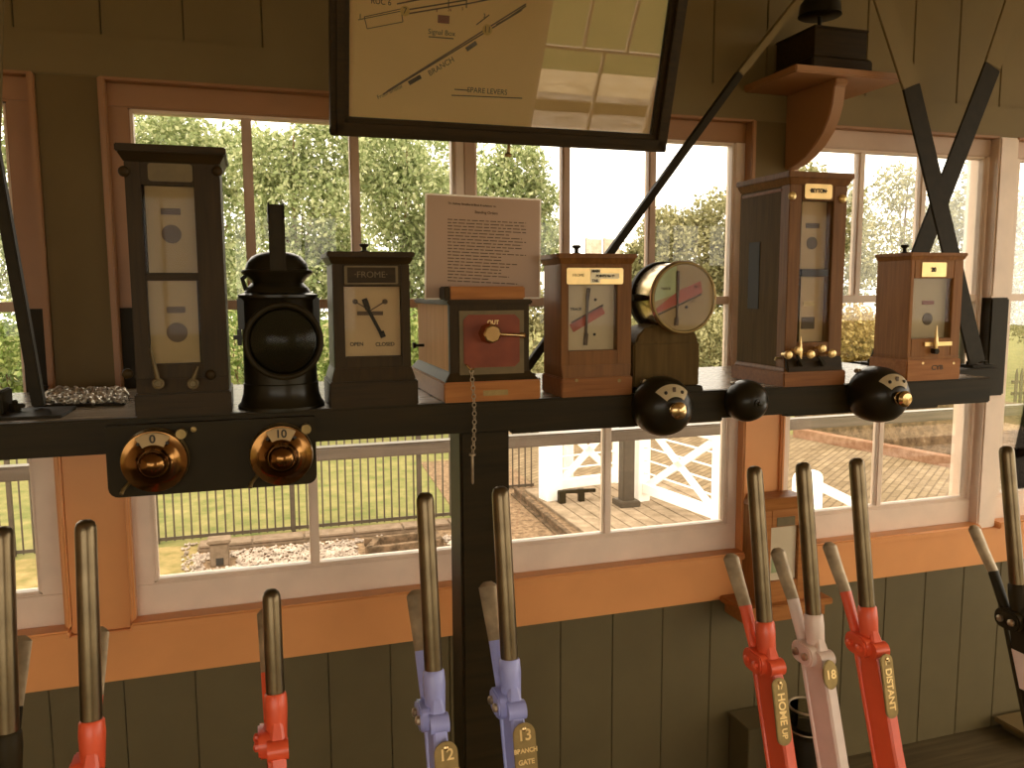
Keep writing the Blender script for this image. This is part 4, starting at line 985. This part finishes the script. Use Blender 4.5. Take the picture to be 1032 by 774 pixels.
# ballast
_t = gz(322, 540); _b = gz(222, 568); _f = gz(400, 552)
AVOID = [(_t[0]+.4, _t[1]-.1, 1.9, .19), (_b[0], _b[1], .17, .17), (_f[0]+.07, _f[1]+.05, .52, .3)]
mb = MB(); N = 8200
for k in range(N):
    px, py = random.uniform(182, 470), random.uniform(541, 592)
    if px < 200 and random.random() < (200-px)/20: continue
    x, y = gz(px, py); s = random.uniform(.012, .033)
    if y > 10.2 or any(abs(x-a) < w and abs(y-b) < h for a, b, w, h in AVOID): continue
    ang = random.random()*6; ca, sa = math.cos(ang), math.sin(ang)
    vs = [(random.uniform(.6, 1)*s*vx*ca-random.uniform(.6, 1)*s*vy*sa+x, random.uniform(.6, 1)*s*vx*sa+random.uniform(.6, 1)*s*vy*ca+y, G-.01+(vz+1)*s*random.uniform(.5, .8)) for vx, vy, vz in ((1, 0, 0), (0, 1, 0), (-1, 0, 0), (0, -1, 0), (0, 0, 1), (0, 0, -1))]
    mb.add(vs, [(0, 1, 4), (1, 2, 4), (2, 3, 4), (3, 0, 4), (1, 0, 5), (2, 1, 5), (3, 2, 5), (0, 3, 5)])
tag(mb.build('ballast', M['stone'], smooth=False), 'pale stone ballast spread in front of the iron railings', 'ballast', kind='stuff')
a, b = gz(322, 540), gz(470, 533)
tr = thing('cable_trough', 'grey concrete cable trough lying along the foot of the iron railings', 'trough', (a[0], a[1]-.1, G-.012))
MB().box(-1.4, 2.2, -.1, .12, 0, .05).build('trough', M['concrete'], tr, bevel=.01)
for k in range(6): MB().box(-1.38+k*.6, -1.38+k*.6+.58, -.11, .13, .05, .08).build('lid', M['concrete'], tr, bevel=.008)
x, y = gz(222, 568)
bx = thing('concrete_box', 'small concrete drain box standing in the pale ballast', 'box', (x, y, G-.012))
MB().box(-.10, .10, -.08, .10, 0, .26).build('body', M['concrete'], bx, bevel=.01)
MB().box(-.125, .125, -.10, .125, .26, .30).build('lid', M['concrete'], bx, bevel=.01)
MB().box(-.04, .04, -.085, -.078, .02, .10).build('opening', M['ink'], bx)
x, y = gz(400, 552)
fr_ = thing('timber_frame', 'low brown timber frame lying in the ballast near the track', 'frame', (x, y, G-.012))
for a0, b0 in (((-.35, -.15), (.5, -.1)), ((-.35, .2), (.5, .25)), ((-.35, -.15), (-.2, .2)), ((.5, -.1), (.5, .25))):
    MB().bar((a0[0], a0[1], .05), (b0[0], b0[1], .05), .08, .1, (0, 0, 1)).build('beam', M['rust'], fr_, bevel=.006)
# iron railings
def railing(label, x0, x1, y, sp, h, posts, m=None):
    t = thing('iron_railing', label, 'railing', ((x0+x1)/2, y, G-.02)); cx = (x0+x1)/2; m = m or M['post_dark']
    for z in (.05, h-.14): MB().box(x0-cx, x1-cx, -.008, .008, z-.02, z+.02).build('rail', m, t)
    n = int((x1-x0)/sp); me = None
    for k in range(n+1):
        if me is None:
            o = MB().lathe([(.011, 0.02), (.011, h-.03), (.001, h)], (0, 0, 0), seg=6).build('bar', m, t); me = o.data
        else:
            o = bpy.data.objects.new('bar', me); COL.objects.link(o); o.parent = t
        o.location = (x0-cx+k*sp, 0, 0)
    for p in posts:
        MB().box(p-cx-.025, p-cx+.025, -.025, .025, 0, h+.04).build('post', m, t, bevel=.004)
    return t
FY = 10.4
railing('iron railing fence between the lawn and the ballast, seen through the left sash', -1.42, 3.2, FY, .098, 1.2, (-1.22, .37, 1.98))
railing('iron railing fence beyond the window at the far left edge', -5.4, -1.52, FY, .11, 1.2, (-4.4, -2.75))
railing('short iron railing left of the white gates', 3.36, 4.0, 11.6, .1, 1.25, ())
# walkway handrail just outside the windows
HY = 3.6
hz = at(500, 446, HY).z
hr = thing('walkway_handrail', 'grey timber handrail running outside along all the windows', 'handrail', (1.2, HY, G-.02))
MB().box(-4.5, 5.5, -.035, .035, hz-G+.02-.028, hz-G+.02+.03).build('rail', M['handrail'], hr, bevel=.008)
for px in (-4.2, at(491, 500, HY).x-1.2, 4.0): 
    MB().box(px-.03, px+.03, -.028, .028, 0, hz-G-.01).build('post', M['handrail'], hr, bevel=.004)
# white level crossing gates
def gate(label, A, B, h, post_h, pw=.16, post_b=True):
    """A, B: ground points"""
    t = thing('crossing_gate', label, 'gate', (A[0], A[1], G+.0305)); d = Vector((B[0]-A[0], B[1]-A[1], 0)); L = d.length; t.rotation_euler = (0, 0, math.atan2(d.y, d.x))
    MB().box(-pw/2, pw/2, -pw/2, pw/2, 0, post_h).taper((-pw/2-.02, pw/2+.02, -pw/2-.02, pw/2+.02), post_h, (-.02, .02, -.02, .02), post_h+.12).build('hinge_post', M['gate'], t, bevel=.008)
    if post_b: MB().box(L-.06, L+.06, -.05, .05, .12, h).build('end_post', M['gate'], t, bevel=.006)
    for z, w in ((.20, .14), (h-.07, .12)): MB().box(pw/2, L, -.04, .04, z-w/2, z+w/2).build('rail', M['gate'], t, bevel=.005)
    for z in (.42, .60, .78, .96): 
        if z < h-.15: MB().cyl((pw/2, 0, z), (L, 0, z), .013, seg=8).build('wire', M['gate'], t)
    for p, q in (((pw/2, .2), (L, h-.1)), ((pw/2, h-.1), (L, .2))):
        MB().bar((p[0], 0, p[1]), (q[0], 0, q[1]), .10, .03, (0, 1, 0)).build('brace', M['gate'], t)
    return t
g1a, g1b = gz(645, 506), gz(722, 536)
gate('white crossing gate with crossed braces, nearest to the window', g1a, g1b, 1.25, 1.5, .2)
g2a, g2b = gz(555, 505), gz(622, 496)
gate('white crossing gate with crossed braces, on the far side of the deck', g2a, g2b, 1.2, 1.5, .26)
g3 = gz(573, 493)
p = thing('gate_post', 'slim white post standing between the two white gates', 'post', (g3[0], g3[1], G+.0305))
MB().box(-.06, .06, -.06, .06, 0, 1.3).build('shaft', M['gate'], p, bevel=.008); MB().taper((-.075, .075, -.075, .075), 1.3, (-.02, .02, -.02, .02), 1.38).build('cap', M['gate'], p)
a = gz(631, 511)
p = thing('iron_post', 'dark brown iron post with a square foot standing on the plank deck', 'post', (a[0], a[1], G+.0299))
MB().box(-.085, .085, -.085, .085, .06, 1.25).build('shaft', M['post_dark'], p, bevel=.01); MB().box(-.15, .15, -.15, .15, 0, .08).build('foot', M['post_dark'], p, bevel=.01)
a = gz(566, 509)
p = thing('gate_stop', 'low dark iron gate stop on the plank deck', 'gate stop', (a[0], a[1], G+.0299))
MB().box(-.05, .05, -.05, .05, 0, .18).build('pedestal', M['iron'], p, bevel=.01)
MB().bar((0, 0, .16), (.52, .02, .14), .05, .05, (0, 0, 1)).build('arm', M['iron'], p, bevel=.006)
MB().box(.26, .34, -.03, .05, 0.0, .18).build('leg', M['iron'], p, bevel=.006)
g4a, g4b = gz(812, 520), gz(868, 530)
p = thing('crossing_gate', 'low white gate end with sloping stay on the road, outside the right window', 'gate', (g4a[0], g4a[1], G-.006))
MB().prismY(rrect(-.20, .22, 0, .62, .12), -.05, .05).build('board', M['gate'], p, bevel=.006)
MB().bar((.15, 0, .42), (.85, -.05, .07), .12, .06, (0, 1, 0)).build('stay', M['gate'], p, bevel=.006)
MB().box(-.3, .95, -.12, .0, 0, .09).build('sole', M['gate'], p, bevel=.006)
# kerb and old wall beyond the road
def strip(x0, y0, x1, y1, w, z0, z1, name, m, parent, org):
    return MB().bar((x0-org[0], y0-org[1], (z0+z1)/2-org[2]), (x1-org[0], y1-org[1], (z0+z1)/2-org[2]), w, z1-z0, (0, 0, 1)).build(name, m, parent, bevel=.01)
ka, kb = gz(835, 446), gz(990, 476)
kd = Vector((kb[0]-ka[0], kb[1]-ka[1])); kd.normalize()
k0 = (ka[0]-kd.x*.8, ka[1]-kd.y*.8); k1 = (kb[0]+kd.x*3, kb[1]+kd.y*3)
kt = thing('kerb', 'low red brick kerb along the far edge of the road', 'kerb', (ka[0], ka[1], G-.02)); org = kt.location
strip(*k0, *k1, .22, G-.02, G+.17, 'kerb_course', M['kerb'], kt, org)
wt = thing('stone_wall', 'dark old stone wall behind the red kerb', 'wall', (ka[0]+.9, ka[1]+1.1, G-.02)); org = wt.location
strip(k0[0]+.9, k0[1]+1.1, k1[0]+.9, k1[1]+1.1, .35, G-.02, G+.95, 'masonry', M['walldark'], wt, org)
strip(k0[0]+.9, k0[1]+1.1, k1[0]+.9, k1[1]+1.1, .42, G+.95, G+1.03, 'coping', M['walldark'], wt, org)
# picket fence and pale screen at the far right
a = at(1040, 372, 16); pf = thing('picket_fence', 'brown picket fence beyond the right hand window post', 'fence', (a.x+1.2, 16, G-.02))
for k in range(22):
    MB().prismY([(-.045, .0), (.045, .0), (.045, a.z-G-.1), (0, a.z-G+.05), (-.045, a.z-G-.1)], -.012, .012).build('picket', M['post_dark'], pf, (-1.7+k*.17, 0, 0))
for z in (.3, a.z-G-.3): MB().box(-1.8, 1.9, .012, .06, z-.04, z+.04).build('rail', M['post_dark'], pf)
for px in (599, 617):
    a = at(px, 241, 23); p = thing('fence_panel', ('grey fence panel far behind the points repeater, nearer the diagram' if px == 599 else 'grey fence panel far behind the points repeater, touched by the hanger rod'), 'fence', (a.x, 23, G-.02))
    MB().box(-.24, .24, -.03, .03, 0, a.z-G+.02).build('panel', M['slab'], p); MB().box(-.28, -.22, -.05, .05, 0, a.z-G+.05).build('post', M['slab'], p)
# trees and bushes
def foliage(mb, c, rad, n, ls, shell=.55):
    for k in range(n):
        while True:
            d = Vector((random.gauss(0, 1), random.gauss(0, 1), random.gauss(0, 1)))
            if d.length > .01: break
        d.normalize(); t = shell+(1-shell)*random.random()
        p = Vector((c[0]+d.x*rad[0]*t, c[1]+d.y*rad[1]*t, c[2]+d.z*rad[2]*t))
        u = Vector((random.gauss(0, 1), random.gauss(0, 1), random.gauss(0, 1)-.4)).normalized(); w = u.orthogonal().normalized()
        q = Matrix.Rotation(random.random()*6.28, 3, u); w = q @ w; s = ls*random.uniform(.6, 1.3)
        if p.z < .03: continue
        mb.add([p, p+u*s*.5+w*s*.28, p+u*s, p+u*s*.5-w*s*.28], [(0, 1, 2, 3)])
def tree(name, label, X, Y, blobs, m, n, ls, trunk=None, group=None, shell=.5):
    t = thing(name, label, 'tree' if 'tree' in name else 'bush', (X, Y, G-.02), group=group)
    mb = MB(); tot = sum(b[1][0]*b[1][2] for b in blobs)
    for c, r in blobs: foliage(mb, c, r, int(n*2.5*r[0]*r[2]/tot), ls*.62, shell)
    o = mb.build('foliage', m, t, smooth=False)
    mb = MB(); tr_ = trunk or (.12 if 'tree' in name else .03)
    top = max(b[0][2]+b[1][2]*.3 for b in blobs)
    mb.tube([(0, 0, 0), (.05, 0, top*.35), (-.08, .05, top*.7), (0, 0, top)], tr_, 8, [tr_, tr_*.8, tr_*.5, tr_*.15])
    for c, r in blobs:
        zz = min(top*.75, max(.1, c[2]*.5)); mb.tube([(0, 0, zz), (c[0]*.5, c[1]*.5, (zz+c[2])/2), c], tr_*.3, 6, [tr_*.4, tr_*.3, tr_*.12])
    mb.build('trunk' if 'tree' in name else 'stems', M['bark'], t)
    return t
def px_tree(name, label, Y, blobs, m, n, ls, group=None, shell=.5):
    """blobs: (px, py, radius in px) at distance Y"""
    ls = 9.0*Y/F
    bs = []; X0 = at(blobs[0][0], 400, Y).x
    for k, (px, py, rp) in enumerate(blobs):
        p = at(px, py, Y); dd = (p-Vector((0, 0, EZ))).dot(FW); r = rp*dd/F
        bs.append(((p.x-X0, random.uniform(-.6, .6) if k else 0, p.z-G+.02), (r, r*.8, r*.9)))
    return tree(name, label, X0, Y, bs, m, n, ls, group=group, shell=shell)
px_tree('tall_tree', 'tall light green tree filling the sky at the far left window', 24, [(-60, 200, 75), (-10, 120, 60), (20, 260, 60), (-80, 330, 60)], M['leaf_light'], 5200, .22)
px_tree('tall_tree', 'light green tree behind the tall left instrument', 27, [(150, 240, 62), (180, 150, 44), (110, 160, 44), (215, 280, 48)], M['leaf_light'], 5200, .2)
px_tree('tall_tree', 'light green tree behind the hand lamp', 22.5, [(305, 215, 60), (270, 165, 42), (330, 150, 45), (285, 290, 50), (345, 270, 45)], M['leaf_light'], 7600, .17)
px_tree('tall_tree', 'light green tree behind the gate repeater, beneath the left of the diagram', 26.5, [(415, 205, 56), (390, 160, 46), (440, 250, 46), (400, 290, 50)], M['leaf_light'], 6800, .18)
px_tree('tall_tree', 'light green tree whose right edge ends against white sky below the diagram', 23.5, [(500, 205, 46), (520, 170, 34), (540, 240, 34), (490, 275, 45), (545, 200, 20)], M['leaf_light'], 5600, .19)
px_tree('tall_tree', 'pale distant tree between the tall left instrument and the hand lamp', 33, [(225, 220, 52), (200, 165, 44), (245, 160, 44), (230, 290, 48), (150, 130, 34)], M['leaf_light'], 3600, .26)
px_tree('tall_tree', 'pale distant tree behind the notice card', 33.5, [(460, 215, 60), (450, 160, 46), (385, 150, 36), (475, 285, 50), (360, 215, 50)], M['leaf_light'], 3600, .26)
px_tree('hedge_tree', 'olive green rounded tree behind the round drum repeater', 25, [(700, 260, 52), (680, 235, 34), (725, 225, 38), (735, 280, 45), (690, 300, 40)], M['leaf_olive'], 6800, .17)
px_tree('hedge_tree', 'olive green low tree between the hanger rod and the window bar', 31, [(645, 265, 26), (660, 240, 16), (640, 300, 36), (612, 290, 24)], M['leaf_olive'], 3600, .17)
px_tree('tall_tree', 'pale olive tree behind the tall right instrument, left of the crossed hangers', 22, [(838, 215, 44), (815, 190, 36), (850, 270, 46), (790, 280, 55)], M['leaf_olive'], 5600, .17)
px_tree('tall_tree', 'pale tree with sky gaps behind the crossed hangers', 27, [(905, 190, 30), (895, 250, 42), (930, 290, 50), (940, 230, 28)], M['leaf_olive'], 3300, .17)
px_tree('tall_tree', 'pale olive tree at the right of the crossed hangers', 22.5, [(972, 220, 34), (985, 180, 28), (960, 280, 44), (1010, 270, 40)], M['leaf_olive'], 4600, .16)
px_tree('tall_tree', 'dark olive tree beyond the window post at the right edge', 19, [(1040, 220, 32), (1050, 260, 40), (1030, 310, 40)], M['leaf_olive'], 3400, .15)
bush = [('low_bush', 'bright green bush behind the tall left instrument', 17, [(165, 345, 58), (120, 360, 40), (150, 400, 44)], 'leaf_green'),
        ('low_bush', 'bright green bush behind the hand lamp', 19.6, [(240, 350, 50), (285, 355, 45), (330, 355, 42), (260, 400, 40), (310, 400, 40)], 'leaf_green'),
        ('low_bush', 'bright green bush between the gate repeater and the token instrument', 17, [(420, 350, 50), (385, 360, 40), (410, 400, 40)], 'leaf_green'),
        ('low_bush', 'green and tan bush between the token instrument and points repeater', 19.5, [(540, 312, 34), (500, 325, 40), (520, 375, 44)], 'leaf_olive'),
        ('low_bush', 'tan bush behind the black stand of the drum repeater', 20.5, [(715, 345, 42), (650, 340, 38), (745, 350, 30), (690, 380, 36)], 'leaf_olive'),
        ('low_bush', 'tan flowering bush between the tall right instrument and the rightmost indicator', 18, [(865, 350, 38), (845, 330, 30), (890, 355, 30)], 'leaf_brown'),
        ('low_bush', 'green bush behind the rightmost indicator and its hanger', 16, [(935, 350, 36), (975, 345, 34), (950, 385, 34)], 'leaf_green'),
        ('low_bush', 'bright green bush at the far left window', 19, [(10, 350, 55), (-60, 350, 60), (0, 400, 40)], 'leaf_green')]
for nm, lb, Y, bl_, m in bush: px_tree(nm, lb, Y, bl_, M[m], 3000, .13, shell=.35)
# rear side outside: ballast, path
ground('ground_ballast', [(-12, -3.2), (16, -3.2), (16, -8.2), (-12, -8.2)], G-.012, M['stone'])
ground('ground_path', [(-12, -8.2), (16, -8.2), (16, -9.3), (-12, -9.3)], G-.008, M['path'])
for y, lb in ((-6.1, 'rusty rail behind the signal box, nearer the box'), (-7.5, 'rusty rail behind the signal box, farther out')):
    r = thing('track_rail', lb, 'rail', (2, y, G-.012)); MB().box(-12, 12, -.035, .035, .09, .14).build('head', M['rust'], r); MB().box(-12, 12, -.06, .06, 0, .09).build('web', M['rust'], r)

# ================================================================ LIGHT
wd = bpy.data.worlds.new('sky'); sc.world = wd; wd.use_nodes = True
bg = wd.node_tree.nodes['Background']; bg.inputs['Color'].default_value = (1, .90, .74, 1); bg.inputs['Strength'].default_value = 2.7
sun = bpy.data.lights.new('sun', 'SUN'); sun.energy = 1.1; sun.angle = math.radians(25); sun.color = (1, .93, .80)
so = bpy.data.objects.new('sun', sun); COL.objects.link(so)
so.rotation_euler = Vector((.35, .62, -1)).to_track_quat('-Z', 'Y').to_euler()
sc.view_settings.view_transform = 'Standard'; sc.view_settings.look = 'None'; sc.view_settings.exposure = .56; sc.view_settings.gamma = 1
sc.view_settings.use_curve_mapping = False
sc.cycles.max_bounces = 10; sc.cycles.diffuse_bounces = 5; sc.cycles.glossy_bounces = 4; sc.cycles.transparent_max_bounces = 16
sc.cycles.sample_clamp_indirect = 6; sc.cycles.caustics_reflective = False; sc.cycles.caustics_refractive = False
